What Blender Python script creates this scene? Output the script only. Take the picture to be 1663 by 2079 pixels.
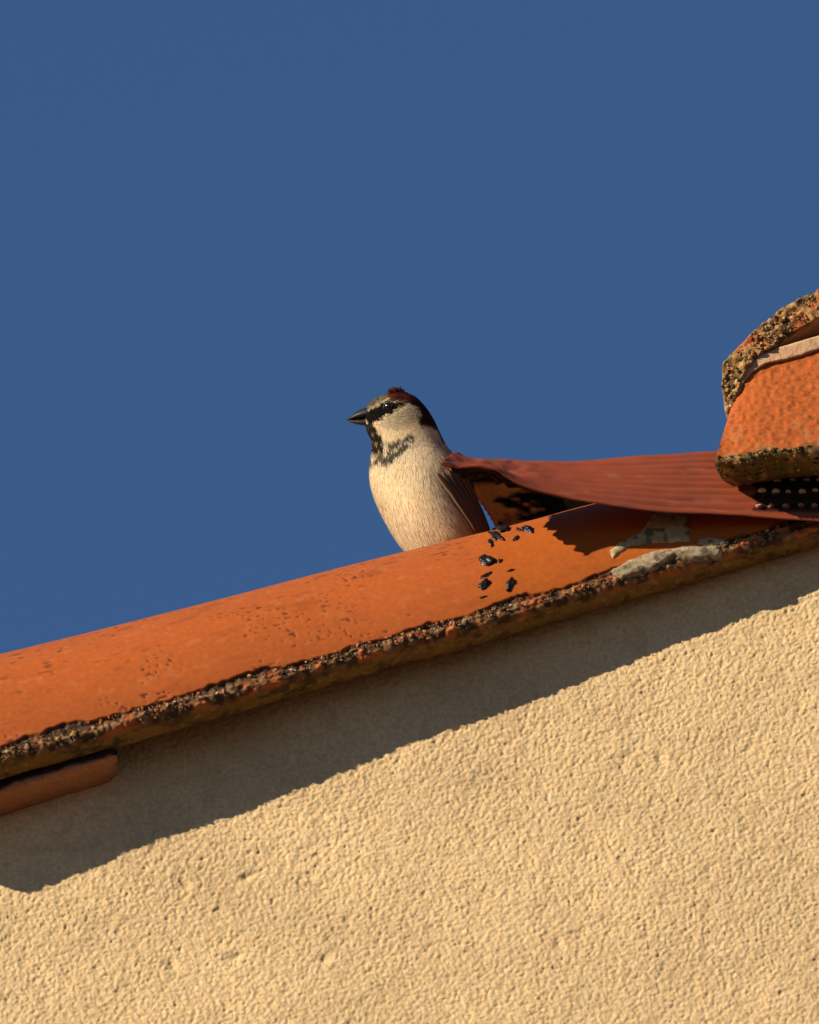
import bpy, math
import numpy as np
from mathutils import Vector, Matrix

# ------------------------------------------------------------------ camera, sky, sun, exposure
R_ = math.radians
scene = bpy.context.scene
for o in list(bpy.data.objects):
    bpy.data.objects.remove(o)

W, H = 1663.0, 2079.0            # photograph size; pixel coordinates below use it
SC = 5200.0                      # photograph pixels per metre at the wall
ELEV = R_(28.0)
DIST = 8.3
CEN = np.array([0.0, 0.0, 5.5])
VX = np.array([1.0, 0.0, 0.0])
VD = np.array([0.0, math.cos(ELEV), math.sin(ELEV)])
VU = np.array([0.0, -math.sin(ELEV), math.cos(ELEV)])
CAM = CEN - VD * DIST

cd = bpy.data.cameras.new("camera")
cd.sensor_fit = 'HORIZONTAL'
cd.sensor_width = 24.0
cd.lens = 24.0 * DIST / (W / SC)
cd.clip_start = 0.5
cd.clip_end = 2000.0
cam = bpy.data.objects.new("camera", cd)
scene.collection.objects.link(cam)
cam.location = CAM
cam.rotation_euler = (math.pi / 2 + ELEV, 0, 0)
cd.dof.use_dof = True
cd.dof.focus_distance = DIST + 0.01
cd.dof.aperture_fstop = 13.0
scene.camera = cam

SUN_AZ, SUN_EL = R_(60.0), R_(20.0)      # azimuth to the left of the line wall -> camera
SUN = np.array([-math.cos(SUN_EL) * math.sin(SUN_AZ), -math.cos(SUN_EL) * math.cos(SUN_AZ), math.sin(SUN_EL)])

world = bpy.data.worlds.new("World")
scene.world = world
world.use_nodes = True
wn = world.node_tree
wn.nodes.clear()
sky = wn.nodes.new('ShaderNodeTexSky')
sky.sky_type = 'NISHITA'
sky.sun_disc = False
sky.sun_elevation = SUN_EL
sky.sun_rotation = math.atan2(SUN[0], SUN[1])
sky.altitude = 800.0
sky.air_density = 1.0
sky.dust_density = 0.0
sky.ozone_density = 6.5
bg = wn.nodes.new('ShaderNodeBackground')
bg.inputs['Strength'].default_value = 0.06
out = wn.nodes.new('ShaderNodeOutputWorld')
wn.links.new(sky.outputs[0], bg.inputs['Color'])
wn.links.new(bg.outputs[0], out.inputs['Surface'])

sd = bpy.data.lights.new("sun", 'SUN')
sd.energy = 4.6
sd.angle = R_(0.5)
sd.color = (1.0, 0.89, 0.74)
sun = bpy.data.objects.new("sun", sd)
scene.collection.objects.link(sun)
sun.location = (-6, -4, 9)
sun.rotation_euler = Vector(tuple(SUN)).to_track_quat('Z', 'Y').to_euler()

vs = scene.view_settings
vs.view_transform = 'Standard'
vs.look = 'None'
vs.gamma = 1.0
vs.exposure = 0.6
vs.use_curve_mapping = False
scene.render.engine = 'CYCLES'

# ------------------------------------------------------------------ helpers
rng = np.random.default_rng(7)


def at(px, py, y):
    """world point on the ray of a photograph pixel where it meets the plane at depth y (metres)"""
    px, py, y = np.broadcast_arrays(np.asarray(px, float), np.asarray(py, float), np.asarray(y, float))
    a = (px - W / 2) / SC / DIST
    b = (H / 2 - py) / SC / DIST
    d = VD + a[..., None] * VX + b[..., None] * VU
    t = (y - CAM[1]) / d[..., 1]
    return CAM + d * t[..., None]


def at_depth(px, py, dist):
    px, py, dist = np.broadcast_arrays(np.asarray(px, float), np.asarray(py, float), np.asarray(dist, float))
    a = (px - W / 2) / SC / DIST
    b = (H / 2 - py) / SC / DIST
    d = VD + a[..., None] * VX + b[..., None] * VU
    return CAM + d * dist[..., None]


def proj(P):
    q = np.asarray(P) - CAM
    t = q @ VD
    return W / 2 + (q @ VX) / t * DIST * SC, H / 2 - (q @ VU) / t * DIST * SC


def hash3(i, j, k, seed):
    M = np.uint32
    h = (i.astype(M) * M(374761393) + j.astype(M) * M(668265263) + k.astype(M) * M(2147483647 - 1013) + M(seed * 977 + 13))
    h = (h ^ (h >> M(13))) * M(1274126177)
    h = (h ^ (h >> M(16))) * M(2246822519)
    h = h ^ (h >> M(15))
    return h.astype(np.float64) / 4294967295.0


def noise3(P, scale, seed=0):
    """smooth value noise 0..1; scale = cells per metre"""
    with np.errstate(over='ignore'):
        q = np.asarray(P, float) * scale + 1000.0
        f0 = np.floor(q)
        f = q - f0
        i = f0.astype(np.int64)
        f = f * f * (3 - 2 * f)
        r = 0
        for dx in (0, 1):
            for dy in (0, 1):
                for dz in (0, 1):
                    w = (f[..., 0] if dx else 1 - f[..., 0]) * (f[..., 1] if dy else 1 - f[..., 1]) * (f[..., 2] if dz else 1 - f[..., 2])
                    r = r + w * hash3(i[..., 0] + dx, i[..., 1] + dy, i[..., 2] + dz, seed)
        return r


def noise2(x, y, scale, seed=0):
    with np.errstate(over='ignore'):
        x, y = np.broadcast_arrays(x, y)
        qx, qy = x * scale + 1000.0, y * scale + 1000.0
        fx, fy = np.floor(qx), np.floor(qy)
        i, j = fx.astype(np.int64), fy.astype(np.int64)
        fx, fy = qx - fx, qy - fy
        fx = fx * fx * (3 - 2 * fx)
        fy = fy * fy * (3 - 2 * fy)
        z = np.zeros_like(i)
        h = lambda a, b: hash3(i + a, j + b, z, seed)
        return (h(0, 0) * (1 - fx) + h(1, 0) * fx) * (1 - fy) + (h(0, 1) * (1 - fx) + h(1, 1) * fx) * fy


def fbm3(P, scale, seed=0, octs=3):
    s, a, t = 0, 1.0, 0
    for o in range(octs):
        s = s + a * noise3(P, scale * 2.03 ** o, seed + o * 7)
        t += a
        a *= 0.55
    return s / t


def sstep(a, b, x):
    t = np.clip((x - a) / (b - a), 0, 1)
    return t * t * (3 - 2 * t)


def mix(a, b, t):
    t = np.asarray(t)[..., None]
    return np.asarray(a) * (1 - t) + np.asarray(b) * t


def srgb(r, g, b):
    c = np.array([r, g, b]) / 255.0
    return np.where(c <= 0.04045, c / 12.92, ((c + 0.055) / 1.055) ** 2.4)


PIG = np.array([1.0, 0.888, 0.716])      # warmth shared by all pigments in this scene


def mesh_np(name, V, F, col=None, smooth=True):
    V = np.asarray(V, np.float32).reshape(-1, 3)
    F = np.asarray(F, np.int32)
    n = F.shape[1]
    me = bpy.data.meshes.new(name)
    me.vertices.add(len(V))
    me.vertices.foreach_set('co', V.ravel())
    me.loops.add(F.size)
    me.loops.foreach_set('vertex_index', F.ravel())
    me.polygons.add(len(F))
    me.polygons.foreach_set('loop_start', np.arange(0, F.size, n, dtype=np.int32))
    me.polygons.foreach_set('use_smooth', np.full(len(F), smooth))
    me.update(calc_edges=True)
    if col is not None:
        a = me.attributes.new('Col', 'FLOAT_COLOR', 'POINT')
        c = np.ones((len(V), 4), np.float32)
        c[:, :3] = np.clip(np.asarray(col).reshape(-1, 3) * PIG, 0.002, 0.95)
        a.data.foreach_set('color', c.ravel())
    return me


def grid_faces(nu, nv, wrap_v=False):
    """vertex index = i*nv + j"""
    i = np.arange(nu - 1)[:, None]
    j = np.arange(nv if wrap_v else nv - 1)[None, :]
    j2 = (j + 1) % nv
    a, b, c, d = i * nv + j, (i + 1) * nv + j, (i + 1) * nv + j2, i * nv + j2
    return np.stack([a, b, c, d], -1).reshape(-1, 4)


def link(name, me, mat, parent=None, kind=None, label=None, cat=None, group=None):
    o = bpy.data.objects.new(name, me)
    scene.collection.objects.link(o)
    if mat is not None and me is not None and len(me.materials) == 0:
        me.materials.append(mat)
    if parent is not None:
        o.parent = parent
    for k, v in (('kind', kind), ('label', label), ('category', cat), ('group', group)):
        if v:
            o[k] = v
    return o


def box_mesh(name, x0, x1, y0, y1, z0, z1):
    V = [(x, y, z) for x in (x0, x1) for y in (y0, y1) for z in (z0, z1)]
    F = [(0, 1, 3, 2), (4, 6, 7, 5), (0, 4, 5, 1), (2, 3, 7, 6), (0, 2, 6, 4), (1, 5, 7, 3)]
    return mesh_np(name, V, F, smooth=False)


def prism_mesh(name, poly_xz, y0, y1):
    """closed polygon in x,z extruded along y"""
    bm_v = [(x, y0, z) for x, z in poly_xz] + [(x, y1, z) for x, z in poly_xz]
    n = len(poly_xz)
    me = bpy.data.meshes.new(name)
    f = [tuple(range(n)), tuple(range(2 * n - 1, n - 1, -1))] + [(i, i + n, (i + 1) % n + n, (i + 1) % n) for i in range(n)]
    me.from_pydata([tuple(map(float, v)) for v in bm_v], [], f)
    me.update()
    return me


# ------------------------------------------------------------------ materials
def mat_attr(name, rough=0.8, spec=0.3, bump_scale=None, bump_dist=0.0003, bump_strength=0.5, var=0.0, var_scale=300.0, coat=0.0, sheen=0.0):
    m = bpy.data.materials.new(name)
    m.use_nodes = True
    nt = m.node_tree
    b = nt.nodes['Principled BSDF']
    b.inputs['Roughness'].default_value = rough
    b.inputs['Specular IOR Level'].default_value = spec
    if sheen:
        b.inputs['Sheen Weight'].default_value = sheen
    a = nt.nodes.new('ShaderNodeAttribute')
    a.attribute_name = 'Col'
    tc = nt.nodes.new('ShaderNodeTexCoord')
    colout = a.outputs['Color']
    if var:
        nz = nt.nodes.new('ShaderNodeTexNoise')
        nz.inputs['Scale'].default_value = var_scale
        nz.inputs['Detail'].default_value = 6
        nt.links.new(tc.outputs['Object'], nz.inputs['Vector'])
        mr = nt.nodes.new('ShaderNodeMapRange')
        mr.inputs['From Min'].default_value = 0.3
        mr.inputs['From Max'].default_value = 0.7
        mr.inputs['To Min'].default_value = 1 - var
        mr.inputs['To Max'].default_value = 1 + var
        nt.links.new(nz.outputs['Fac'], mr.inputs['Value'])
        mx = nt.nodes.new('ShaderNodeVectorMath')
        mx.operation = 'SCALE'
        nt.links.new(colout, mx.inputs[0])
        nt.links.new(mr.outputs[0], mx.inputs['Scale'])
        colout = mx.outputs[0]
    nt.links.new(colout, b.inputs['Base Color'])
    if bump_scale:
        n2 = nt.nodes.new('ShaderNodeTexNoise')
        n2.inputs['Scale'].default_value = bump_scale
        n2.inputs['Detail'].default_value = 5
        n2.inputs['Roughness'].default_value = 0.6
        nt.links.new(tc.outputs['Object'], n2.inputs['Vector'])
        bp = nt.nodes.new('ShaderNodeBump')
        bp.inputs['Strength'].default_value = bump_strength
        bp.inputs['Distance'].default_value = bump_dist
        nt.links.new(n2.outputs['Fac'], bp.inputs['Height'])
        nt.links.new(bp.outputs[0], b.inputs['Normal'])
    return m


def mat_noise(name, c1, c2, scale, rough=0.8, spec=0.3, bump=0.0, bump_dist=0.0005, metallic=0.0):
    m = bpy.data.materials.new(name)
    m.use_nodes = True
    nt = m.node_tree
    b = nt.nodes['Principled BSDF']
    b.inputs['Roughness'].default_value = rough
    b.inputs['Specular IOR Level'].default_value = spec
    b.inputs['Metallic'].default_value = metallic
    tc = nt.nodes.new('ShaderNodeTexCoord')
    nz = nt.nodes.new('ShaderNodeTexNoise')
    nz.inputs['Scale'].default_value = scale
    nz.inputs['Detail'].default_value = 6
    nt.links.new(tc.outputs['Object'], nz.inputs['Vector'])
    cr = nt.nodes.new('ShaderNodeValToRGB')
    cr.color_ramp.elements[0].position = 0.35
    cr.color_ramp.elements[0].color = (*(np.array(c1) * PIG), 1)
    cr.color_ramp.elements[1].position = 0.65
    cr.color_ramp.elements[1].color = (*(np.array(c2) * PIG), 1)
    nt.links.new(nz.outputs['Fac'], cr.inputs['Fac'])
    nt.links.new(cr.outputs[0], b.inputs['Base Color'])
    if bump:
        bp = nt.nodes.new('ShaderNodeBump')
        bp.inputs['Strength'].default_value = bump
        bp.inputs['Distance'].default_value = bump_dist
        nt.links.new(nz.outputs['Fac'], bp.inputs['Height'])
        nt.links.new(bp.outputs[0], b.inputs['Normal'])
    return m


M_plaster = mat_attr("plaster", 0.95, 0.1, bump_scale=1200, bump_dist=0.0006, bump_strength=0.6, var=0.16, var_scale=650)
M_tile = mat_attr("terracotta_tile", 0.66, 0.22, bump_scale=1800, bump_dist=0.00012, bump_strength=0.5, var=0.10, var_scale=500)
M_rough = mat_attr("weathered_terracotta", 0.9, 0.2, bump_scale=1500, bump_dist=0.0003, bump_strength=0.7, var=0.18, var_scale=700)
M_tarry = mat_attr("tarred_terracotta", 0.95, 0.02, bump_scale=900, bump_dist=0.0003, bump_strength=0.5, var=0.15, var_scale=500)
M_grit = mat_attr("grit", 0.75, 0.3, bump_scale=2500, bump_dist=0.0001, bump_strength=0.4, var=0.15, var_scale=900)
M_mortar = mat_attr("mortar", 0.95, 0.1, bump_scale=900, bump_dist=0.0005, bump_strength=0.8, var=0.15, var_scale=500)
M_strip = mat_attr("painted_metal", 0.42, 0.45, bump_scale=500, bump_dist=0.0001, bump_strength=0.25, var=0.06, var_scale=150)
M_tar = mat_noise("bitumen", (0.006, 0.005, 0.004), (0.016, 0.012, 0.009), 900, rough=0.36, spec=0.4, bump=0.4, bump_dist=0.0003)
M_tar2 = mat_noise("dull_bitumen", (0.0025, 0.002, 0.0018), (0.006, 0.005, 0.004), 700, rough=0.7, spec=0.1, bump=0.6, bump_dist=0.0006)
M_roof = mat_noise("roof_terracotta", (0.30, 0.10, 0.04), (0.42, 0.16, 0.06), 14, rough=0.85)
M_ground = mat_noise("red_earth_ground", (0.070, 0.034, 0.017), (0.095, 0.047, 0.024), 6, rough=0.95)
M_bed = mat_noise("bedding_mortar", (0.24, 0.20, 0.15), (0.34, 0.29, 0.22), 120, rough=0.95, bump=0.6, bump_dist=0.002)
M_feather = mat_attr("feathers", 0.9, 0.05)
M_bill = mat_noise("horn_bill", (0.014, 0.013, 0.011), (0.030, 0.027, 0.021), 500, rough=0.5, spec=0.3, bump=0.15, bump_dist=0.0002)
M_eye = mat_noise("eye_gloss", (0.003, 0.002, 0.002), (0.006, 0.004, 0.003), 300, rough=0.17, spec=0.8)
M_leg = mat_noise("leg_scales", (0.16, 0.10, 0.08), (0.24, 0.15, 0.11), 900, rough=0.6, bump=0.3)

# ------------------------------------------------------------------ ground
gm = mesh_np("ground", [(-400, -400, 0), (400, -400, 0), (400, 400, 0), (-400, 400, 0)], [(0, 1, 2, 3)], smooth=False)
link("ground", gm, M_ground, kind="structure")

# ------------------------------------------------------------------ house: gable geometry
CM = 0.01
TANP = 0.352
P_ = math.atan(TANP)
COSP, SINP = math.cos(P_), math.sin(P_)
DV = np.array([COSP, 0, SINP])
NV = np.array([-SINP, 0, COSP])
AX_Y = 3.3 * CM                                    # depth of the verge tile axis behind the wall face


def R_at_x(x):                                      # outer radius of the verge tile by world x
    xcm = (x / CM) + W / 2 / SC / CM - 500 / SC / CM
    return (6.0 - 0.055 * xcm) * CM


rim0 = at(831.5, 1284.0, AX_Y - R_at_x(0.0))        # a point of the outer rim edge
RIMZ0 = rim0[2] - TANP * rim0[0]


def rim_z(x):                                       # height of the rim line = height of the tile axis
    return RIMZ0 + TANP * x


APEX = (2010 - W / 2) / SC                          # ridge line, beyond the right of the frame


def gable_z(x):
    return np.where(x <= APEX, rim_z(x), rim_z(2 * APEX - x))


HALF = 2.9
house = bpy.data.objects.new("house", None)
scene.collection.objects.link(house)
house["label"] = "cream plastered gable house with orange terracotta roof tiles along the verge"
house["category"] = "house"

# ---- plastered gable wall: fine grid where the roughness shows, coarser further away


def graded(lo, hi, d0, d1, step, grow=1.25, big=0.25):
    mid = list(np.arange(d0, d1 + 1e-9, step))
    right, s, x = [], step, mid[-1]
    while x < hi:
        s = min(s * grow, big)
        x += s
        right.append(min(x, hi))
    left, s, x = [], step, mid[0]
    while x > lo:
        s = min(s * grow, big)
        x -= s
        left.append(max(x, lo))
    return np.array(left[::-1] + mid + right)


wx = graded(APEX - HALF, APEX + HALF, -0.185, 0.185, 0.00045)
wv = graded(0.0, 6.0, 0.0, 0.40, 0.00045)
wv = wv[wv <= 3.6]
XX, VVv = np.meshgrid(wx, wv, indexing='ij')
top = gable_z(XX) + 0.034
ZZ = top - VVv
ztail = np.clip((VVv - 1.0) / 2.6, 0, 1)
ZZ = ZZ * (1 - ztail) + (top - 1.0 - (top - 1.0) * ztail) * ztail      # bottom row reaches the ground
ZZ[:, -1] = -0.05
def rotn(ang, sc, seed):
    ca, sa = math.cos(ang), math.sin(ang)
    return noise2(XX * ca - ZZ * sa, XX * sa + ZZ * ca, 1 / sc, seed)


def grains(ang, sc, seed):
    """rounded sand grains of differing height in jittered cells"""
    ca, sa = math.cos(ang), math.sin(ang)
    qx, qz = (XX * ca - ZZ * sa) / sc + 4000.0, (XX * sa + ZZ * ca) / sc + 4000.0
    ix, iz = np.floor(qx).astype(np.int64), np.floor(qz).astype(np.int64)
    best = np.zeros_like(qx)
    z0 = np.zeros_like(ix)
    with np.errstate(over='ignore'):
        for dx in (-1, 0, 1):
            for dz in (-1, 0, 1):
                jx = hash3(ix + dx, iz + dz, z0, seed)
                jz = hash3(ix + dx, iz + dz, z0, seed + 1)
                hh = hash3(ix + dx, iz + dz, z0, seed + 2)
                d2 = (qx - ix - dx - jx) ** 2 + (qz - iz - dz - jz) ** 2
                best = np.maximum(best, (0.35 + 0.65 * hh) * np.clip(1 - d2 / (0.45 + 0.45 * hh), 0, 1))
    return best


a1 = rotn(0.3, 0.0040, 1)
a2 = rotn(0.9, 0.0019, 2)
a3 = rotn(1.4, 0.00115, 3)
a4 = rotn(0.6, 0.0009, 4)
a5 = noise2(XX, ZZ, 1 / 0.045, 5)
base = 0.14 * a1 + 0.13 * a2 + 0.10 * a3 + 0.06 * a4 + 0.36 * grains(0.5, 0.00145, 31) + 0.26 * grains(1.2, 0.00100, 41)
hgt = np.clip(base, 0.0, 0.70)
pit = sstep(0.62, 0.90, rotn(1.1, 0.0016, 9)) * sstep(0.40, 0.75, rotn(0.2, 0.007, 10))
pore = sstep(0.70, 0.86, rotn(0.75, 0.00125, 11)) * sstep(0.15, 0.60, rotn(0.4, 0.005, 12))
hgt = hgt - 0.18 * pit - 0.24 * pore
gouge = np.zeros_like(XX)
for gx, gy, gl, gw in ((505, 1778, 22, 7), (375, 1795, 9, 14), (660, 1945, 14, 9), (350, 1960, 10, 14), (1135, 1915, 9, 14), (480, 1940, 14, 7), (930, 1480, 9, 7), (1340, 1540, 8, 12)):
    g = at(gx, gy, 0.0)
    du, dz = (XX - g[0]), (ZZ - g[2])
    ca, sa = math.cos(0.5), math.sin(0.5)
    gouge = np.maximum(gouge, np.exp(-((du * ca + dz * sa) / (gl / SC)) ** 2 - ((-du * sa + dz * ca) / (gw / SC)) ** 2))
AMP = 0.00112
fade = sstep(0.26, 0.19, np.abs(XX)) * sstep(0.50, 0.41, VVv)      # coarse cells away from the verge stay flat
hgt = 0.40 + (hgt - 0.40) * fade
YY = -(AMP * hgt) + 0.0009 * gouge * fade + 0.0012 * (a5 - 0.5) + AMP * 0.4
cream = np.array([0.70, 0.54, 0.33])
wc = mix(cream * 0.93, cream * 1.05, noise2(XX, ZZ, 1 / 0.02, 21))
wc = wc * (0.93 + 0.14 * noise2(XX + 0.4 * ZZ, ZZ, 1 / 0.05, 24))[..., None]
wc = mix(wc, np.array([0.56, 0.43, 0.265]), 0.5 * sstep(0.55, 0.85, noise2(XX, ZZ, 1 / 0.006, 22)))
wc = mix(wc, np.array([0.68, 0.56, 0.38]), 0.5 * sstep(0.6, 0.9, noise2(XX, ZZ, 1 / 0.003, 23)))
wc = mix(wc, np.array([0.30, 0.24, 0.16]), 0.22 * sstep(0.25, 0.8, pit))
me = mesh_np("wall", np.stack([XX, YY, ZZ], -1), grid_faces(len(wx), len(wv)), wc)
link("wall", me, M_plaster, house)

DEPTH = 7.0
plain = mat_noise("plain_plaster", (0.62, 0.51, 0.33), (0.68, 0.56, 0.37), 40, rough=0.95, bump=0.5, bump_dist=0.001)
eave = float(gable_z(APEX - HALF))
for sx in (-1, 1):
    xe = APEX + sx * (HALF - 0.11)
    link("side_wall", box_mesh("side_wall", min(xe, xe + sx * 0.105), max(xe, xe + sx * 0.105), 0.012, DEPTH, -0.05, eave - 0.02), plain, house)
link("back_wall", prism_mesh("back_wall", [(APEX - HALF, -0.05), (APEX + HALF, -0.05), (APEX + HALF, eave), (APEX, float(gable_z(APEX))), (APEX - HALF, eave)], DEPTH + 0.003, DEPTH + 0.2), plain, house)
# bedding mortar under the verge tiles and the two tiled slopes behind them
for sx in (-1, 1):
    xe = APEX + sx * (HALF + 0.2)
    ze = float(gable_z(xe))
    za = float(gable_z(APEX))
    link("mortar_bed", prism_mesh("mortar_bed", [(APEX, za - 0.02), (xe, ze - 0.02), (xe, ze + 0.03), (APEX, za + 0.03)], 0.012, 0.088), M_bed, house)
    ys = np.linspace(0.115, DEPTH + 0.3, 700)
    tt = np.linspace(0, 1, 12)
    prof = 0.028 * np.cos((ys - 0.115) / 0.21 * 2 * np.pi + math.pi)
    TT, YS = np.meshgrid(tt, ys, indexing='ij')
    X_ = APEX + (xe - APEX) * TT
    Z_ = za + (ze - za) * TT + 0.005 + np.broadcast_to(prof, TT.shape)
    me = mesh_np("roof_slope", np.stack([X_, YS, Z_], -1), grid_faces(12, 700))
    o = link("roof_slope", me, M_roof, house)
    so = o.modifiers.new("thickness", 'SOLIDIFY')
    so.thickness = 0.03
    so.offset = -1 if sx < 0 else 1

# ------------------------------------------------------------------ verge tile (barrel tile, tapered)
LOW_X = (-240 - W / 2) / SC                              # lower end of the tile in view, beyond the frame
TLEN = 0.50
T_ORG = np.array([LOW_X, AX_Y, rim_z(LOW_X)])


def tile_R(s):
    return R_at_x(LOW_X + s * COSP)


def tile_local(s, th, off=0.0):
    r = tile_R(s) + off
    s, th, r = np.broadcast_arrays(s, th, r)
    return np.stack([s, -r * np.cos(th), r * np.sin(th)], -1)


def to_world(L):
    return T_ORG + L[..., 0:1] * DV + L[..., 1:2] * np.array([0, 1.0, 0]) + L[..., 2:3] * NV


def px_to_tile(px, py):
    """pixel -> (s, theta) on the visible flank of the tile in view"""
    px, py = np.broadcast_arrays(np.asarray(px, float), np.asarray(py, float))
    lo = np.full(px.shape, -0.15)
    hi = np.full(px.shape, 1.10)
    s = (px + 240) / SC / COSP
    for _ in range(40):
        mid = (lo + hi) / 2
        for _k in range(2):
            qx, qy = proj(to_world(tile_local(s, mid)))
            s = s + (px - qx) / SC / COSP
        up = qy > py
        lo = np.where(up, mid, lo)
        hi = np.where(up, hi, mid)
    return s, (lo + hi) / 2


ns = 1000
sv = np.linspace(0, TLEN, ns)
th_front = np.concatenate([np.linspace(0, 0.10, 16)[:-1], np.linspace(0.10, 1.30, 120)])
th_back = np.linspace(1.30, math.pi, 50)[1:]
# lip profile below theta = 0 : (dr inward, dn) in cm
lip = np.array([(0.02, -0.10), (0.04, -0.20), (0.03, -0.30), (0.06, -0.40), (0.13, -0.49), (0.24, -0.56), (0.36, -0.61), (0.5, -0.64), (0.64, -0.66), (0.78, -0.67), (0.92, -0.67), (1.06, -0.66), (1.2, -0.65), (1.33, -0.62), (1.42, -0.55), (1.46, -0.44), (1.47, -0.25), (1.47, 0.0)]) * CM
_t = np.linspace(0, 1, len(lip))
_f = np.linspace(0, 1, 48)
lip = np.stack([np.interp(_f, _t, lip[:, 0]), np.interp(_f, _t, lip[:, 1])], -1)
Rg = tile_R(sv)[:, None]
prof_y, prof_n, tag = [], [], []
th_in = np.linspace(0, math.pi, 40)[1:]
n_l, n_f, n_b, n_i = len(lip), len(th_front), len(th_back), len(th_in)
ones = np.ones((ns, 1))
# order: back outer -> front outer (theta descending) -> lip -> inner arc -> close
th_out = np.concatenate([th_back[::-1], th_front[::-1]])
Yo, No = -Rg * np.cos(th_out), Rg * np.sin(th_out)
Yl, Nl = -(Rg - lip[:, 0]), ones * lip[:, 1]
Ri = Rg - 1.47 * CM
Yi, Ni = -Ri * np.cos(th_in), Ri * np.sin(th_in)
LY = np.concatenate([Yo, Yl, Yi], 1)
LN = np.concatenate([No, Nl, Ni], 1)
LS = np.repeat(sv[:, None], LY.shape[1], 1)
nO = len(th_out)
ncol = LY.shape[1]
L = np.stack([LS, LY, LN], -1)
TH = np.concatenate([np.repeat(th_out[None], ns, 0), np.zeros((ns, ncol - nO))], 1)
arc = TH * Rg                                              # distance up from the rim edge along the outside
isout = np.zeros((ns, ncol), bool)
isout[:, :nO] = True
islip = np.zeros((ns, ncol), bool)
islip[:, nO:nO + n_l] = True
cen = np.stack([LS, np.zeros_like(LY), np.zeros_like(LY)], -1)
rad = L - cen
rad = rad / np.maximum(np.linalg.norm(rad, axis=-1, keepdims=True), 1e-6)
# broken, eroded lower edge
e_s = 0.0003 + 0.0024 * sstep(0.30, 0.80, fbm3(np.stack([LS, 0 * LS, 0 * LS], -1), 1 / 0.020, 31, 4)) + 0.0014 * (fbm3(np.stack([LS, 0 * LS, 0 * LS], -1), 1 / 0.003, 37, 2) - 0.4)
broken = np.where(isout, sstep(0.0006, -0.0004, arc - e_s), 0) * (TH < 0.6)
broken = np.where(islip, 1.0, broken)
lipdepth = np.zeros((ns, ncol))
lipdepth[:, nO:nO + n_l] = -lip[:, 1][None, :]
lipin = np.zeros((ns, ncol))
lipin[:, nO:nO + n_l] = lip[:, 0][None, :]
nz1 = noise3(L, 1 / 0.0024, 41)
nz2 = noise3(L, 1 / 0.0012, 42)
nz3 = noise3(L, 1 / 0.006, 43)
rough_amt = broken * np.where(islip, (0.35 + 0.65 * sstep(0.010, 0.002, lipin)), 1.0)
disp = -0.0010 * broken * np.where(isout, 1, 0) + rough_amt * ((nz1 - 0.5) * 0.0010 + (nz2 - 0.5) * 0.0012 + (nz3 - 0.5) * 0.0008)
# gentle hand-made unevenness, pits and scratches on the outside
disp = disp + np.where(isout, 0.0012 * (fbm3(L, 1 / 0.07, 51, 2) - 0.5) + 0.00022 * (fbm3(L * np.array([0.5, 1, 1]), 1 / 0.006, 55, 3) - 0.5), 0)
pz = noise3(L * np.array([0.8, 1, 1]), 1 / 0.0011, 61)
pcl = fbm3(L, 1 / 0.018, 63, 2)
upper = sstep(0.25, 0.75, TH)
pits = np.where(isout, sstep(0.70, 0.86, pz) * sstep(0.48, 0.64, pcl + 0.12 * upper - 0.03), 0) * (1 - broken) * (1 - 0.85 * sstep(0.20, 0.25, LS))
disp = disp - 0.0003 * pits
L = L + rad * disp[..., None]
# the rim underside waves a little
L[..., 2] += np.where(islip, 0.0008 * (fbm3(L, 1 / 0.03, 71, 2) - 0.5) * 2, 0)

orange = np.array([0.375, 0.092, 0.017])
tc = mix(orange * 0.95, orange * 1.08, fbm3(L, 1 / 0.03, 81, 3))
tc = mix(tc, np.array([0.32, 0.092, 0.030]), 0.7 * sstep(0.45, 1.0, TH) * (0.5 + 0.5 * noise3(L, 1 / 0.02, 82)))  # pinker towards the crown: grazing sky sheen painted into the colour
tc = mix(tc, np.array([0.45, 0.16, 0.055]), 0.35 * sstep(0.62, 0.80, fbm3(L, 1 / 0.004, 83, 2)))
tc = mix(tc, np.array([0.21, 0.052, 0.013]), 0.5 * sstep(0.60, 0.78, fbm3(L * np.array([0.4, 1, 1]), 1 / 0.005, 84, 3)) * (0.4 + 0.6 * upper))
# smoother, yellower surface towards the ridge
s_y = (975 + 240) / SC / COSP
yel = sstep(-0.010, 0.016, LS - s_y + 0.03 * (fbm3(L, 1 / 0.03, 85, 2) - 0.5))
tc = mix(tc, mix(np.array([0.42, 0.110, 0.009]), np.array([0.35, 0.082, 0.009]), fbm3(L, 1 / 0.012, 86, 3)), 0.85 * yel)
tc = mix(tc, np.array([0.075, 0.028, 0.014]), 0.85 * sstep(0.3, 0.9, pits))
spk = sstep(0.74, 0.86, noise3(L * np.array([0.35, 1, 1]), 1 / 0.0013, 65)) * sstep(0.46, 0.62, fbm3(L, 1 / 0.022, 66, 3)) * np.where(isout, 1, 0) * (1 - 0.2 * yel)
tc = mix(tc, np.array([0.13, 0.038, 0.013]), 0.9 * spk * (0.35 + 0.65 * upper))
cr1 = np.array([0.060, 0.032, 0.012])
grain = mix(cr1, np.array([0.22, 0.11, 0.045]), sstep(0.35, 0.80, nz1))
grain = mix(grain, np.array([0.34, 0.25, 0.15]), 0.6 * sstep(0.70, 0.85, nz2))
grain = mix(grain, np.array([0.45, 0.13, 0.04]), 0.7 * sstep(0.60, 0.75, nz3))
grain = mix(grain, cr1 * 0.6, np.where(isout, 0.8, 0.0))
under = mix(np.array([0.12, 0.075, 0.022]), np.array([0.24, 0.15, 0.045]), fbm3(L, 1 / 0.006, 88, 3))
under = mix(under, np.array([0.03, 0.025, 0.012]), 0.8 * sstep(0.50, 0.68, fbm3(L, 1 / 0.005, 89, 4)))
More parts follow.
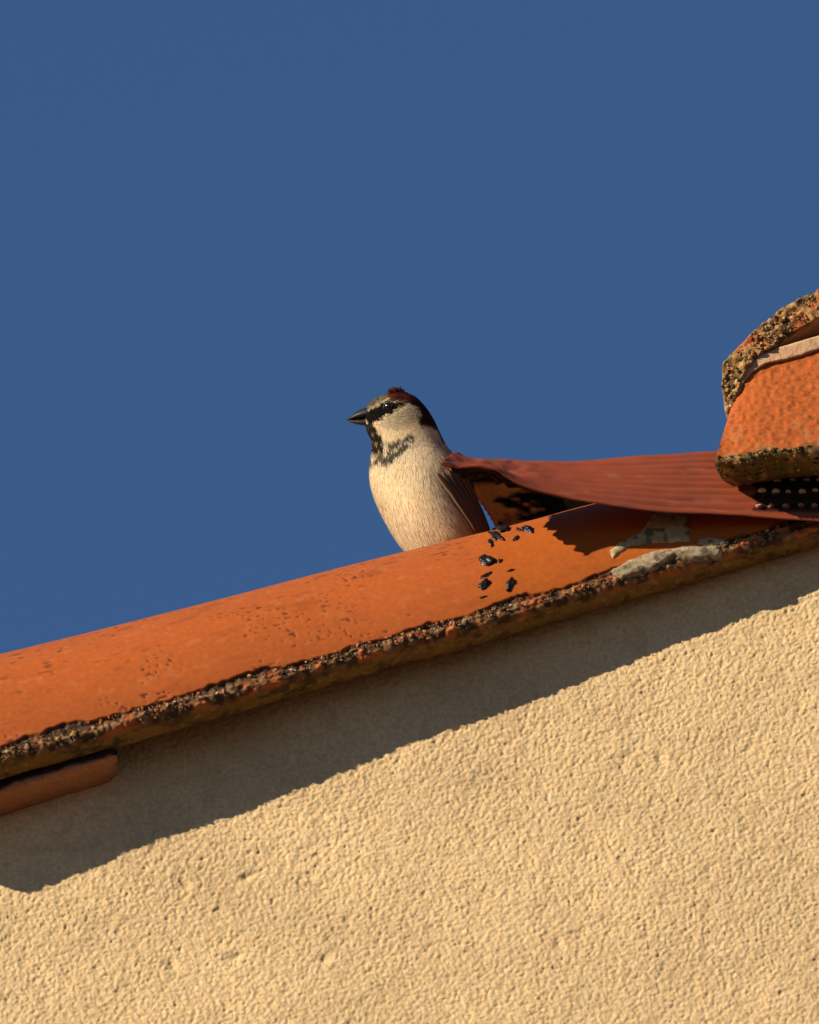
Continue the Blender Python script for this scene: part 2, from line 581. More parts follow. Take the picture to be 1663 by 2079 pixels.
under = mix(under, np.array([0.34, 0.22, 0.09]), 0.6 * sstep(0.70, 0.85, noise3(L, 1 / 0.0016, 90)))
grain = mix(grain, under, np.where(islip, sstep(0.0015, 0.005, lipin), 0))
tc = mix(tc, grain, broken)
tc[:, nO + n_l:] = np.array([0.22, 0.10, 0.05])
V = L.reshape(-1, 3)
F = grid_faces(ns, ncol, wrap_v=True)
me = mesh_np("verge_tile", V, F, tc)
M_L = Matrix.Translation(Vector(T_ORG)) @ Matrix.Rotation(-P_, 4, 'Y')
vt = link("verge_tile", me, M_tile, house)
vt.matrix_world = M_L
vt["label"] = "orange verge tile with broken mossy lower edge under the sparrow"
EXPO = 0.42
for k in range(1, 7):
    c = vt.copy()
    scene.collection.objects.link(c)
    c.parent = house
    c.matrix_world = M_L
    q = T_ORG - DV * EXPO * k
    c.location = Vector(q)
    if "label" in c:
        del c["label"]
for k in range(0, 7):
    q = T_ORG - DV * EXPO * k
    c = vt.copy()
    scene.collection.objects.link(c)
    c.parent = house
    c.location = (2 * APEX - q[0], q[1], q[2])
    c.rotation_euler = (0, P_, 0)
    c.scale = (-1, 1, 1)
    if "label" in c:
        del c["label"]


# ------------------------------------------------------------------ small lumps helper
def ico(sub=1):
    import bmesh
    bm = bmesh.new()
    bmesh.ops.create_icosphere(bm, subdivisions=sub, radius=1.0)
    v = np.array([x.co[:] for x in bm.verts])
    f = np.array([[q.index for q in x.verts] for x in bm.faces])
    bm.free()
    return v, f


ICO1, ICOF1 = ico(1)
ICO2, ICOF2 = ico(2)
ICO3, ICOF3 = ico(3)


def grit_mesh(name, centers, radii, cols, basis=None):
    Vs, Fs, Cs, n = [], [], [], 0
    for c, r, col in zip(centers, radii, cols):
        v = ICO1 * (0.6 + 0.8 * rng.random((len(ICO1), 1)))
        v = v * (0.5 + 1.0 * rng.random(3)) * r
        a = rng.random() * 6.28
        rot = np.array([[math.cos(a), 0, math.sin(a)], [0, 1, 0], [-math.sin(a), 0, math.cos(a)]])
        Vs.append(v @ rot.T + c)
        Fs.append(ICOF1 + n)
        Cs.append(np.repeat(col[None], len(v), 0))
        n += len(v)
    return mesh_np(name, np.concatenate(Vs), np.concatenate(Fs), np.concatenate(Cs), smooth=False)


def grit_cols(n, pal, w):
    idx = rng.choice(len(pal), n, p=np.array(w) / sum(w))
    c = np.array(pal)[idx] * (0.7 + 0.5 * rng.random((n, 1)))
    return np.clip(c, 0.01, 0.8)


PAL = [(0.42, 0.36, 0.27), (0.36, 0.22, 0.14), (0.45, 0.14, 0.045), (0.55, 0.48, 0.37), (0.03, 0.022, 0.013), (0.12, 0.085, 0.03), (0.40, 0.24, 0.07)]
n = 1900
gs = rng.uniform(0.0, 0.49, n)
clus = noise3(np.stack([gs, 0 * gs, 0 * gs], -1), 1 / 0.02, 91)
gs = gs[(clus + 0.25 * rng.random(n)) > 0.48]
n = len(gs)
gr = 0.00020 + 0.0005 * rng.random(n) ** 3
k = rng.random(n)
dn = -0.0053 * k
ri = tile_R(gs) - 0.0002 - 0.0012 * sstep(0.6, 1, k)
gc = np.stack([gs, -ri, dn + 0.001], -1)
cols = grit_cols(n, PAL, [2, 6, 6, 1, 2, 5, 3]) * 0.85
# the larger pebbles that show singly
big = [(20, 1555, 9), (405, 1535, 6), (150, 1487, 11), (192, 1497, 7), (210, 1505, 6), (293, 1452, 9), (318, 1440, 8), (341, 1448, 9), (308, 1460, 5), (413, 1410, 11), (440, 1410, 9), (452, 1420, 8), (408, 1430, 7), (650, 1352, 8), (590, 1370, 7), (790, 1302, 9), (815, 1300, 10), (832, 1295, 9), (860, 1285, 8), (938, 1262, 13), (730, 1315, 9), (1160, 1195, 9), (1140, 1200, 8), (1180, 1188, 7), (120, 1500, 8), (60, 1525, 9)]
bc, br, bcol = [], [], []
for bx, by, bsz in big:
    s0 = (bx + 240) / SC / COSP
    bc.append([s0, -(tile_R(s0) + 0.0002), -0.0015 - 0.001 * rng.random()])
    br.append(bsz / SC * 0.48)
    bcol.append(np.array(PAL[rng.choice([0, 1, 1, 2, 2, 6])]) * (0.85 + 0.3 * rng.random()))
gm = grit_mesh("edge_grit", np.concatenate([gc, np.array(bc)]), np.concatenate([gr, br]), np.concatenate([cols, np.array(bcol)]))
link("edge_grit", gm, M_grit, vt, kind="stuff")


def lump(name, px, py, a, b, h, ang=0.0, seed=0, mat=None, parent=None, offs=0.0):
    """lumpy drop sitting on the flank of the tile: half axes a,b in photograph pixels, height h in metres"""
    s0, t0 = px_to_tile(px, py)
    v = ICO3.copy()
    nn = 0.30 + 1.25 * noise3(v + seed * 3.1, 1.7, seed + 5) + 0.5 * (noise3(v + seed, 3.5, seed + 9) - 0.5)
    v = v * nn[:, None]
    a, b = a * 0.85, b * 0.85
    ca, sa = math.cos(ang), math.sin(ang)
    u = (v[:, 0] * a * ca - v[:, 1] * b * sa) / SC
    w = (v[:, 0] * a * sa + v[:, 1] * b * ca) / SC
    rr = tile_R(s0)
    fore = max(0.25, math.cos(t0) * 0.84 - math.sin(t0) * 0.469)
    Lc = tile_local(s0 + u / COSP - w * 0.3, t0 + (w / fore) / rr, v[:, 2] * h * 0.36 + h * 0.02 + offs)
    link(name, mesh_np(name, Lc, ICOF3), mat or M_tar, parent or vt)


for i, (x, y, a, b, h, an) in enumerate([
        (1022, 1074, 17, 8, 0.0030, 0.2), (1006, 1086, 12, 9, 0.0022, 0.9), (997, 1102, 10, 5, 0.0018, 0.9), (1072, 1075, 11, 8, 0.0030, 0.0),
        (1052, 1074, 4, 3, 0.0012, 0.0), (991, 1139, 17, 11, 0.0032, 0.3), (984, 1187, 17, 7, 0.0024, 0.35), (1036, 1186, 20, 6, 0.0024, 0.65),
        (1038, 1157, 9, 2.5, 0.0006, 0.1), (986, 1168, 12, 3, 0.0005, 0.2), (981, 1212, 8, 2, 0.0004, 0.0), (1048, 1092, 12, 3, 0.0005, 0.3),
        (1015, 1138, 6, 3, 0.0005, 0.4), (1052, 1208, 8, 2.5, 0.0004, -0.2), (1012, 1060, 16, 6, 0.0020, 0.2)]):
    lump("sealant_blob", x, y, a, b, h, an, i + 1)


def point_in_poly(x, y, poly):
    poly = np.asarray(poly, float)
    inside = np.zeros(x.shape, bool)
    dmin = np.full(x.shape, 1e9)
    n = len(poly)
    for i in range(n):
        x0, y0 = poly[i]
        x1, y1 = poly[(i + 1) % n]
        cond = ((y0 > y) != (y1 > y)) & (x < (x1 - x0) * (y - y0) / (y1 - y0 + 1e-12) + x0)
        inside ^= cond
        t = np.clip(((x - x0) * (x1 - x0) + (y - y0) * (y1 - y0)) / ((x1 - x0) ** 2 + (y1 - y0) ** 2 + 1e-9), 0, 1)
        dmin = np.minimum(dmin, np.hypot(x - x0 - t * (x1 - x0), y - y0 - t * (y1 - y0)))
    return np.where(inside, dmin, -dmin)                  # signed distance, + inside


def patch_on_tile(name, poly, h, colA, colB, seed, step=2.5, rough=1.0, mat=None):
    """mortar patch whose outline lies on the tile in view; a solid lump with ragged edges"""
    poly = np.asarray(poly, float)
    x0, y0 = poly.min(0) - 6
    x1, y1 = poly.max(0) + 6
    gx = np.arange(x0, x1, step)
    gy = np.arange(y0, y1, step)
    GX, GY = np.meshgrid(gx, gy, indexing='ij')
    S_, T_ = px_to_tile(GX, GY)
    sd_ = point_in_poly(GX, GY, poly) + 5.0 * (fbm3(np.stack([GX, GY, 0 * GX], -1), 0.09, seed, 3) - 0.5) * rough
    hh = h * sstep(-1.5, 7, sd_) * (0.55 + 0.9 * fbm3(np.stack([GX * 0.5, GY, 0 * GX], -1), 0.06, seed + 3, 3) * rough) - 0.0010 * (sd_ < 0)
    Lp = tile_local(S_, T_, hh)
    cc = mix(colA, colB, sstep(0.35, 0.65, fbm3(np.stack([GX * 0.4, GY, 0 * GX], -1), 0.12, seed + 8, 3)))
    cc = mix(cc, np.array([0.10, 0.09, 0.075]), 0.85 * sstep(0.52, 0.66, fbm3(np.stack([GX * 0.7, GY, 0 * GX], -1), 0.09, seed + 12, 4)))
    Fp = grid_faces(len(gx), len(gy))
    keep = (sd_.ravel()[Fp] > -3).any(1)
    Fp = Fp[keep]
    used = np.unique(Fp)
    remap = np.full(GX.size, -1)
    remap[used] = np.arange(len(used))
    return link(name, mesh_np(name, Lp.reshape(-1, 3)[used], remap[Fp], cc.reshape(-1, 3)[used]), mat or M_mortar, vt)


patch_on_tile("mortar_smear", [(1240, 1160), (1280, 1135), (1330, 1118), (1400, 1108), (1455, 1108), (1470, 1118), (1460, 1132), (1420, 1138), (1400, 1140), (1370, 1132), (1340, 1150), (1300, 1168), (1262, 1178)], 0.0014, np.array([0.24, 0.20, 0.14]), np.array([0.42, 0.35, 0.25]), 201)
patch_on_tile("mortar_smear", [(1236, 1118), (1262, 1098), (1300, 1080), (1330, 1040), (1360, 1032), (1395, 1040), (1404, 1075), (1400, 1098), (1330, 1104), (1282, 1108), (1244, 1136)], 0.0009, np.array([0.36, 0.29, 0.18]), np.array([0.46, 0.37, 0.23]), 231, rough=0.8)
patch_on_tile("mortar_smear", [(1405, 1098), (1440, 1090), (1470, 1096), (1478, 1104), (1430, 1108)], 0.0009, np.array([0.34, 0.29, 0.20]), np.array([0.42, 0.36, 0.26]), 251)

# ------------------------------------------------------------------ tile slip wedged under the verge tile


def slab_from_outline(name, outer, y0, y1, mat, parent, colA, colB, seed, step=3.0, amp=0.0006, nrows=40, tar=None, label=None, edgecol=None, tilt=0.0, round_=0.0012):
    """solid slab: outline rows given as (py, x_left, x_right); front face at y0, back at y1"""
    o = np.asarray(outer, float)
    py = np.linspace(o[0, 0], o[-1, 0], nrows)
    xl = np.interp(py, o[:, 0], o[:, 1])
    xr = np.interp(py, o[:, 0], o[:, 2])
    ncl = max(8, int((xr - xl).max() / step))
    a = np.linspace(0, 1, ncl)
    PX = xl[:, None] + (xr - xl)[:, None] * a[None]
    PY = np.repeat(py[:, None], ncl, 1)
    yy = y0 + tilt * (PY - py[0]) / (py[-1] - py[0])
    Fr = at(PX, PY, yy)
    Fr[..., 1] -= amp * 2 * (fbm3(Fr, 1 / 0.006, seed, 3) - 0.5)
    # rings: front border pushed back to make rounded edges
    Bk = Fr.copy()
    Bk[..., 1] = y1
    n1, n2 = Fr.shape[:2]
    V = np.concatenate([Fr.reshape(-1, 3), Bk.reshape(-1, 3)])
    cF = mix(colA, colB, fbm3(Fr, 1 / 0.008, seed + 4, 3))
    if tar is not None:
        cF = tar(cF, PX, PY)
    cB = cF * 0.8
    Fi = grid_faces(n1, n2)
    N = n1 * n2
    border = list(range(0, n2)) + [i * n2 + n2 - 1 for i in range(1, n1)] + [(n1 - 1) * n2 + j for j in range(n2 - 2, -1, -1)] + [i * n2 for i in range(n1 - 2, 0, -1)]
    side = [(border[i], border[(i + 1) % len(border)], border[(i + 1) % len(border)] + N, border[i] + N) for i in range(len(border))]
    F = np.concatenate([Fi[:, ::-1], Fi + N, np.array(side)])
    me = mesh_np(name, V, F, np.concatenate([cF.reshape(-1, 3), cB.reshape(-1, 3)]))
    ob = link(name, me, mat, parent, label=label)
    if round_:
        bv = ob.modifiers.new("bevel", 'BEVEL')
        bv.width = round_
        bv.segments = 2
        bv.limit_method = 'ANGLE'
        bv.angle_limit = R_(50)
    return ob


# slip: built in x,z with a slanted top that follows the verge
sx_ = np.linspace((-330 - W / 2) / SC, (243 - W / 2) / SC, 130)
secs = [(-0.0150, 0.0000), (-0.0185, -0.0010), (-0.0192, -0.0030), (-0.0185, -0.0052), (-0.0172, -0.0062), (-0.0080, -0.0066), (0.004, -0.0066), (0.004, 0.0000)]
_s = np.array(secs)
_t = np.linspace(0, 1, len(_s))
_f = np.linspace(0, 1, 36)
secs = np.stack([np.interp(_f, _t, _s[:, 0]), np.interp(_f, _t, _s[:, 1])], -1)
zref = at(0, 1583, -0.0185)[2] - TANP * at(0, 1583, -0.0185)[0]
V = []
for i, x in enumerate(sx_):
    endr = sstep(sx_[-1] - 0.004, sx_[-1], x)
    for (yv, dz) in secs:
        V.append((x, yv + 0.003 * endr * (yv < -0.01), zref + TANP * x + dz * (1 - 0.35 * endr * (dz < -0.004))))
V = np.array(V).reshape(len(sx_), len(secs), 3)
V[..., 1] += 0.0014 * (fbm3(V, 1 / 0.004, 300, 3) - 0.5)
V[..., 2] += 0.0008 * (fbm3(V, 1 / 0.006, 305, 3) - 0.5)
cc = mix(np.array([0.34, 0.17, 0.095]), np.array([0.48, 0.25, 0.15]), fbm3(V, 1 / 0.006, 301, 3))
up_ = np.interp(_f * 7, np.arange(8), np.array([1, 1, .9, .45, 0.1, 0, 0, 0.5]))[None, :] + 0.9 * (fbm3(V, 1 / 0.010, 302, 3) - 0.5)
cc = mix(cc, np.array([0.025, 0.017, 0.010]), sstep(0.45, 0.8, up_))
F = grid_faces(len(sx_), len(secs), wrap_v=True)
caps = [[k, k + 1, 34 - k, 35 - k] for k in range(17)]
e = (len(sx_) - 1) * len(secs)
F = np.concatenate([F, np.array([[e + q for q in c[::-1]] for c in caps])])
link("tile_slip", mesh_np("tile_slip", V, F, cc), M_rough, house, label="pinkish clay slip wedged under the verge tile")

# ------------------------------------------------------------------ ridge: barrel tile end, mortar band and end tile
XC = 2010.0


def mirror_profile(pts):
    pts = np.asarray(pts, float)
    m = pts[::-1].copy()
    m[:, 0] = 2 * XC - m[:, 0]
    return np.concatenate([pts, m])


def resample(pts, n):
    d = np.concatenate([[0], np.cumsum(np.hypot(*np.diff(pts, axis=0).T))])
    t = np.linspace(0, d[-1], n)
    q = np.stack([np.interp(t, d, pts[:, 0]), np.interp(t, d, pts[:, 1])], -1)
    k = np.ones(5) / 5
    for c in (0, 1):
        e = np.pad(q[:, c], 2, mode='edge')
        q[:, c] = np.convolve(e, k, 'valid')
    return q


outer_arc = mirror_profile([(1478, 850), (1470, 815), (1465, 781), (1467, 742), (1501, 700), (1542, 663), (1592, 624), (1628, 602), (1663, 585), (1730, 555), (1800, 532), (1880, 515), (1960, 507)])
inner_arc = mirror_profile([(1490, 852), (1494, 815), (1502, 775), (1520, 742), (1545, 718), (1580, 693), (1620, 668), (1663, 644), (1730, 612), (1800, 588), (1880, 571), (1960, 563)])
NA = 520
oa, ia = resample(outer_arc, NA), resample(inner_arc, NA)
YF = -0.0267
rows = []
YB = 0.42
Of = at(oa[:, 0], oa[:, 1], YF)
If = at(ia[:, 0], ia[:, 1], YF)


def yset(P, y):
    Q = P.copy()
    Q[:, 1] = y
    return Q


ring = [yset(Of, y) for y in (YB, 0.25, 0.12, 0.06, 0.03, 0.01, -0.01, -0.018, -0.022, -0.0255)]
for t in np.linspace(0, 1, 16):
    ring.append(Of * (1 - t) + If * t)
ring += [yset(If, y) for y in (-0.0256, -0.0235, -0.021, -0.017, -0.010, 0.0, 0.02, 0.06, 0.14, YB)]
G = np.stack(ring, 0)                          # rows x NA
isend = np.zeros(G.shape[:2])
isend[9:27] = 1
pN = (fbm3(G, 1 / 0.0032, 401, 3) - 0.5)
pN2 = (noise3(G, 1 / 0.0014, 403) - 0.5)
G[..., 1] -= isend * (0.0036 * pN + 0.0014 * pN2)
ctr = np.array([(XC - W / 2) / SC, 0, G[0, :, 2].min()])
rd = G - ctr
rd[..., 1] = 0
rd /= np.linalg.norm(rd, axis=-1, keepdims=True)
G += rd * (0.0016 * (fbm3(G, 1 / 0.005, 405, 2) - 0.5) * np.where(np.arange(G.shape[0])[:, None] < 27, 1, 0.4))[..., None]
g1 = fbm3(G, 1 / 0.0032, 401, 3)
cend = mix(np.array([0.11, 0.070, 0.030]), np.array([0.36, 0.20, 0.075]), sstep(0.38, 0.60, g1))
cend = mix(cend, np.array([0.50, 0.40, 0.25]), 0.6 * sstep(0.62, 0.8, noise3(G, 1 / 0.0016, 411)))
cend = mix(cend, np.array([0.42, 0.11, 0.035]), 0.8 * sstep(0.60, 0.70, fbm3(G, 1 / 0.010, 412, 2)))
cout = mix(np.array([0.40, 0.11, 0.035]), np.array([0.32, 0.12, 0.05]), fbm3(G, 1 / 0.006, 413, 3))
cin = mix(np.array([0.34, 0.20, 0.11]), np.array([0.42, 0.26, 0.15]), fbm3(G, 1 / 0.006, 414, 3))
ri_ = np.arange(G.shape[0])[:, None] * np.ones((1, NA))
cg = np.where((ri_ >= 27)[..., None], cin, np.where((ri_ >= 9)[..., None], cend, cout))
G[..., 0] += 0.13 * np.clip(G[..., 1] - YF, 0, None)
F = grid_faces(G.shape[0], NA)
me = mesh_np("ridge_tile", G, F, cg)
# close the two long bottom edges
rt = link("ridge_tile", me, M_rough, house, label="weathered ridge tile with rough broken end, arching over the gable top")
# grit on the broken end
n = 1000
ti = rng.integers(0, NA // 2, n)
tt = rng.uniform(0.08, 0.95, n)
gcen = Of[ti] * (1 - tt[:, None]) + If[ti] * tt[:, None]
gcen[:, 1] -= 0.0003
cols = grit_cols(n, [(0.36, 0.22, 0.09), (0.42, 0.32, 0.18), (0.36, 0.10, 0.035), (0.05, 0.035, 0.016), (0.28, 0.17, 0.06)], [5, 2, 4, 2, 5])
link("broken_end_grit", grit_mesh("broken_end_grit", gcen, 0.00018 + 0.0007 * rng.random(n) ** 3, cols), M_grit, rt, kind="stuff")

# pale mortar band between ridge tile and end tile
bo = mirror_profile([(1496, 800), (1501, 770), (1517, 742), (1540, 722), (1580, 706), (1620, 694), (1663, 681), (1730, 655), (1800, 634), (1880, 618), (1960, 611)])
bi = mirror_profile([(1503, 801), (1508, 778), (1524, 757), (1557, 736), (1601, 728), (1630, 720), (1663, 708), (1730, 684), (1800, 664), (1880, 649), (1960, 643)])
bo, bi = resample(bo, 400), resample(bi, 400)
YM = -0.0257
Bo, Bi = at(bo[:, 0], bo[:, 1], YM), at(bi[:, 0], bi[:, 1], YM)
ring = [yset(Bo, 0.05), yset(Bo, 0.0), yset(Bo, -0.020), yset(Bo, YM + 0.001)] + [Bo * (1 - t) + Bi * t for t in np.linspace(0, 1, 8)] + [yset(Bi, YM + 0.001), yset(Bi, -0.02), yset(Bi, 0.0), yset(Bi, 0.05)]
G = np.stack(ring, 0)
G[..., 1] -= 0.0014 * (fbm3(G, 1 / 0.007, 421, 3) - 0.5)
cg = mix(np.array([0.50, 0.31, 0.20]), np.array([0.58, 0.39, 0.26]), fbm3(G, 1 / 0.006, 423, 3))
link("mortar_band", mesh_np("mortar_band", G, grid_faces(len(ring), 400), cg), M_mortar, house, label="pale pink mortar band inside the ridge tile arch")

# end tile closing the ridge: leaning face, thick mossy bottom edge
NCx = 430
topc = resample(mirror_profile([(1493, 800), (1497, 770), (1512, 745), (1540, 727), (1580, 716), (1620, 706), (1663, 694), (1730, 668), (1800, 648), (1880, 632), (1960, 626)]), NCx)
botc = resample(mirror_profile([(1451, 931), (1463, 935), (1500, 932), (1567, 920), (1663, 915), (1800, 912), (1960, 911)]), NCx)
rowsP = []
nv_ = 70
for t in np.linspace(0, 1, nv_):
    # concave side profile: narrows a little, then flares at the foot
    e_ = t
    px_ = topc[:, 0] * (1 - e_) + botc[:, 0] * e_
    py_ = topc[:, 1] * (1 - t) + botc[:, 1] * t
    yv = -0.0235 - 0.017 * t ** 1.2
    rowsP.append(at(px_, py_, yv))
last = rowsP[-1]
cxm = (XC - W / 2) / SC
xs_in = (last[:, 0] - cxm)
for dy, dz, sc in ((0.0012, -0.0010, 0.999), (0.0035, -0.0017, 0.996), (0.0065, -0.0020, 0.991), (0.010, -0.0021, 0.985), (0.0135, -0.0020, 0.975), (0.0165, -0.0017, 0.965), (0.0190, -0.0010, 0.955), (0.0205, 0.001, 0.95), (0.021, 0.006, 0.95), (0.030, 0.040, 0.93), (0.040, 0.045, 0.9)):
    q = last.copy()
    q[:, 1] += dy
    q[:, 2] += dz
    q[:, 0] = cxm + xs_in * sc
    rowsP.append(q)
G = np.stack(rowsP, 0)
nr = G.shape[0]
ri_ = np.arange(nr)[:, None] * np.ones((1, NCx))
edge = sstep(nv_ - 6, nv_, ri_) * (1 - sstep(nv_ + 6, nv_ + 9, ri_))
G[..., 1] -= 0.0012 * (fbm3(G, 1 / 0.012, 431, 3) - 0.5) + 0.0007 * (noise3(G, 1 / 0.0016, 432) - 0.5) + edge * 0.0012 * (noise3(G, 1 / 0.003, 433) - 0.5)
G[..., 2] += edge * 0.0016 * (fbm3(G, 1 / 0.004, 434, 2) - 0.5)
G[..., 0] += edge * 0.001 * (fbm3(G, 1 / 0.004, 435, 2) - 0.5)
cf = mix(np.array([0.37, 0.092, 0.019]), np.array([0.43, 0.115, 0.027]), fbm3(G, 1 / 0.02, 441, 3))
cf = mix(cf, np.array([0.16, 0.055, 0.022]), 0.65 * sstep(0.64, 0.80, noise3(G, 1 / 0.0013, 442)) * sstep(0.35, 0.6, fbm3(G, 1 / 0.015, 443, 2)))
cf = mix(cf, np.array([0.42, 0.22, 0.10]), 0.35 * sstep(0.58, 0.72, fbm3(G, 1 / 0.009, 444, 3)) * sstep(0.45, 0.9, ri_ / nv_))
cm = mix(np.array([0.045, 0.038, 0.012]), np.array([0.17, 0.105, 0.035]), fbm3(G, 1 / 0.006, 445, 3))
cm = mix(cm, np.array([0.36, 0.22, 0.10]), 0.8 * sstep(0.62, 0.74, noise3(G, 1 / 0.0026, 446)))
cm = mix(cm, np.array([0.10, 0.10, 0.02]), 0.6 * sstep(0.55, 0.7, fbm3(G, 1 / 0.012, 447, 2)))
mossline = sstep(nv_ - 7, nv_ - 1, ri_ + 9 * (fbm3(G, 1 / 0.006, 448, 3) - 0.5))
cf = mix(cf, cm, mossline)
cap = link("ridge_end_tile", mesh_np("ridge_end_tile", G, grid_faces(nr, NCx), cf), M_rough, house, label="orange ridge end tile with thick mossy bottom edge")
n = 650
ii = rng.integers(0, NCx // 2, n)
jj = rng.integers(nv_ - 4, nv_ + 4, n)
gcen = G[jj, ii] + np.array([0, -0.0002, -0.0002])
cols = grit_cols(n, [(0.40, 0.26, 0.12), (0.12, 0.10, 0.025), (0.44, 0.15, 0.05), (0.035, 0.03, 0.012), (0.32, 0.26, 0.08)], [2, 6, 2, 6, 1]) * 0.85
link("moss_crumbs", grit_mesh("moss_crumbs", gcen, 0.0002 + 0.0007 * rng.random(n) ** 4, cols), M_grit, cap, kind="stuff")

# offcut of tile standing on the verge tile beneath the flashing


def tarry(c, PX, PY):
    q = np.stack([PX * 0.35, PY, 0 * PX], -1)
    t = sstep(0.40, 0.56, fbm3(q, 0.05, 460, 3) + (PX - 1035) / 140.0 * 0.35)
    t = np.maximum(t, sstep(985, 975, PY + 6 * (noise3(q, 0.1, 461) - 0.5)))
    return mix(c, np.array([0.006, 0.004, 0.003]), t)


slab_from_outline("bedding_tile", [(945, 950, 1700), (972, 958, 1700), (990, 968, 1700), (1000, 976, 1700), (1020, 990, 1700), (1040, 1002, 1700), (1058, 1011, 1700), (1090, 1022, 1700), (1150, 1040, 1700)], 0.066, 0.074, M_tarry, house, np.array([0.44, 0.15, 0.025]), np.array([0.52, 0.19, 0.04]), 450, tar=tarry, label="dark orange bedding tile smeared with tar beneath the flashing")

# ------------------------------------------------------------------ flashing strip


def cr_spline(pts, n):
    pts = np.asarray(pts, float)
    t = np.linspace(0, len(pts) - 1, n)
    i = np.clip(t.astype(int), 0, len(pts) - 2)
    f = (t - i)[:, None]
    p0, p1, p2, p3 = pts[np.maximum(i - 1, 0)], pts[i], pts[i + 1], pts[np.minimum(i + 2, len(pts) - 1)]
    return 0.5 * ((2 * p1) + (-p0 + p2) * f + (2 * p0 - 5 * p1 + 4 * p2 - p3) * f ** 2 + (-p0 + 3 * p1 - 3 * p2 + p3) * f ** 3)


botp = [(895, 946, -5.4), (925, 950, -5.2), (960, 953, -5.0), (1000, 960, -4.75), (1030, 972, -4.55), (1060, 985, -4.4), (1120, 1003, -4.1), (1200, 1019, -3.8), (1330, 1041, -3.25), (1450, 1048, -2.85), (1550, 1053, -2.6), (1663, 1059, -2.38), (1780, 1064, -2.25)]
topp = [(928, 926, -1.9), (952, 935, -1.85), (985, 937, -1.7), (1020, 938, -1.6), (1050, 939, -1.5), (1085, 940, -1.45), (1130, 940, -1.4), (1205, 936, -1.3), (1335, 928, -1.2), (1452, 917, -1.1), (1552, 905, -1.0), (1663, 890, -0.9), (1780, 876, -0.8)]
na, nb = 620, 120
bc_, tc_ = cr_spline(botp, na), cr_spline(topp, na)
Bp = at(bc_[:, 0], bc_[:, 1], (bc_[:, 2] + 0.45) * CM)
Tp = at(tc_[:, 0], tc_[:, 1], (tc_[:, 2] + 0.45) * CM)
bb = np.linspace(0, 1, nb)
S = Bp[:, None] * (1 - bb)[None, :, None] + Tp[:, None] * bb[None, :, None]
wdir = Tp - Bp
wdir /= np.linalg.norm(wdir, axis=1, keepdims=True)
ldir = np.gradient((Bp + Tp) / 2, axis=0)
ldir /= np.linalg.norm(ldir, axis=1, keepdims=True)
nrm = np.cross(ldir, wdir)
nrm /= np.linalg.norm(nrm, axis=1, keepdims=True)
nrm *= np.sign(-nrm[:, 1:2] + 1e-9)
aa = np.linspace(0, 1, na)[:, None]
pxm = ((bc_ + tc_) / 2)[:, 0][:, None]
amp = 0.00036 + 0.00018 * noise2(aa, bb[None] * 3, 5, 502) + 0.00055 * np.exp(-((pxm - 900) / 45.0) ** 2) + 0.00012 * (noise2(aa * 3, bb[None] * 2, 3, 501) - 0.5)
pl = np.sin(2 * np.pi * (9.5 * bb[None] + 0.35 * (noise2(aa, bb[None] * 0 + 0.3, 6, 503) - 0.5)) + 0.6)
off = amp * pl
fadeR = 1 - sstep(1500, 1540, pxm) * 0.8
off = off * fadeR
off = off + 0.0012 * np.sin(np.pi * bb[None])                         # slight belly
# fold near the loose end: a crease with a lip that rolls outward below it
fold = np.exp(-((pxm - 1015) / 48.0) ** 2)
off = off - fold * 0.0030 * np.exp(-((bb[None] - 0.36) / 0.13) ** 2) + fold * 0.0014 * np.exp(-((bb[None] - 0.08) / 0.14) ** 2)
off = off + 0.0016 * (noise2(aa, bb[None] * 0.12, 9, 507) - 0.5) + 0.0006 * (noise2(aa, bb[None] * 0.5, 22, 508) - 0.5)
S = S + nrm[:, None] * off[..., None]
strip_col = np.array([0.265, 0.062, 0.027])
sc_ = mix(strip_col * 0.92, strip_col * 1.06, noise2(aa * 0.6, bb[None] * 2, 6, 511))
qx_, qy_ = proj(S)
sc_ = mix(sc_, np.array([0.20, 0.060, 0.032]), 0.6 * sstep(0.55, 0.75, fbm3(S, 1 / 0.012, 512, 3)))
sc_ = mix(sc_, np.array([0.36, 0.15, 0.09]), 0.35 * sstep(0.62, 0.75, fbm3(S * np.array([0.3, 1, 1]), 1 / 0.003, 513, 3)))
cap_shade = sstep(1528, 1536, qx_ + 5 * np.sin(qy_ / 4.0)) * sstep(1044, 1036, qy_ - 0.03 * (qx_ - 1540)) * (bb[None] > 0.05)
sc_ = mix(sc_, np.array([0.012, 0.007, 0.006]), 0.95 * cap_shade)  # shadow of the ridge end tile, painted near-black into the strip colour
flash = bpy.data.objects.new("ridge_flashing", None)
scene.collection.objects.link(flash)
flash.location = Vector(at(1663, 1059, -0.022))
flash["label"] = "red-brown pleated metal flashing strip curling out beneath the ridge end tile"
flash["category"] = "flashing"
FO = np.array(flash.location)
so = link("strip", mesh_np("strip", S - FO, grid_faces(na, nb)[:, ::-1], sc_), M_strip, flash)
sm = so.modifiers.new("thickness", 'SOLIDIFY')
sm.thickness = 0.0007
sm.offset = -1.0


def strip_point(px, py):
    """closest strip sample to a pixel, and the local outward normal"""
    qx, qy = proj(S)
    k = np.argmin((qx - px) ** 2 + (qy - py) ** 2)
    i, j = divmod(k, nb)
    return S[i, j], nrm[i]


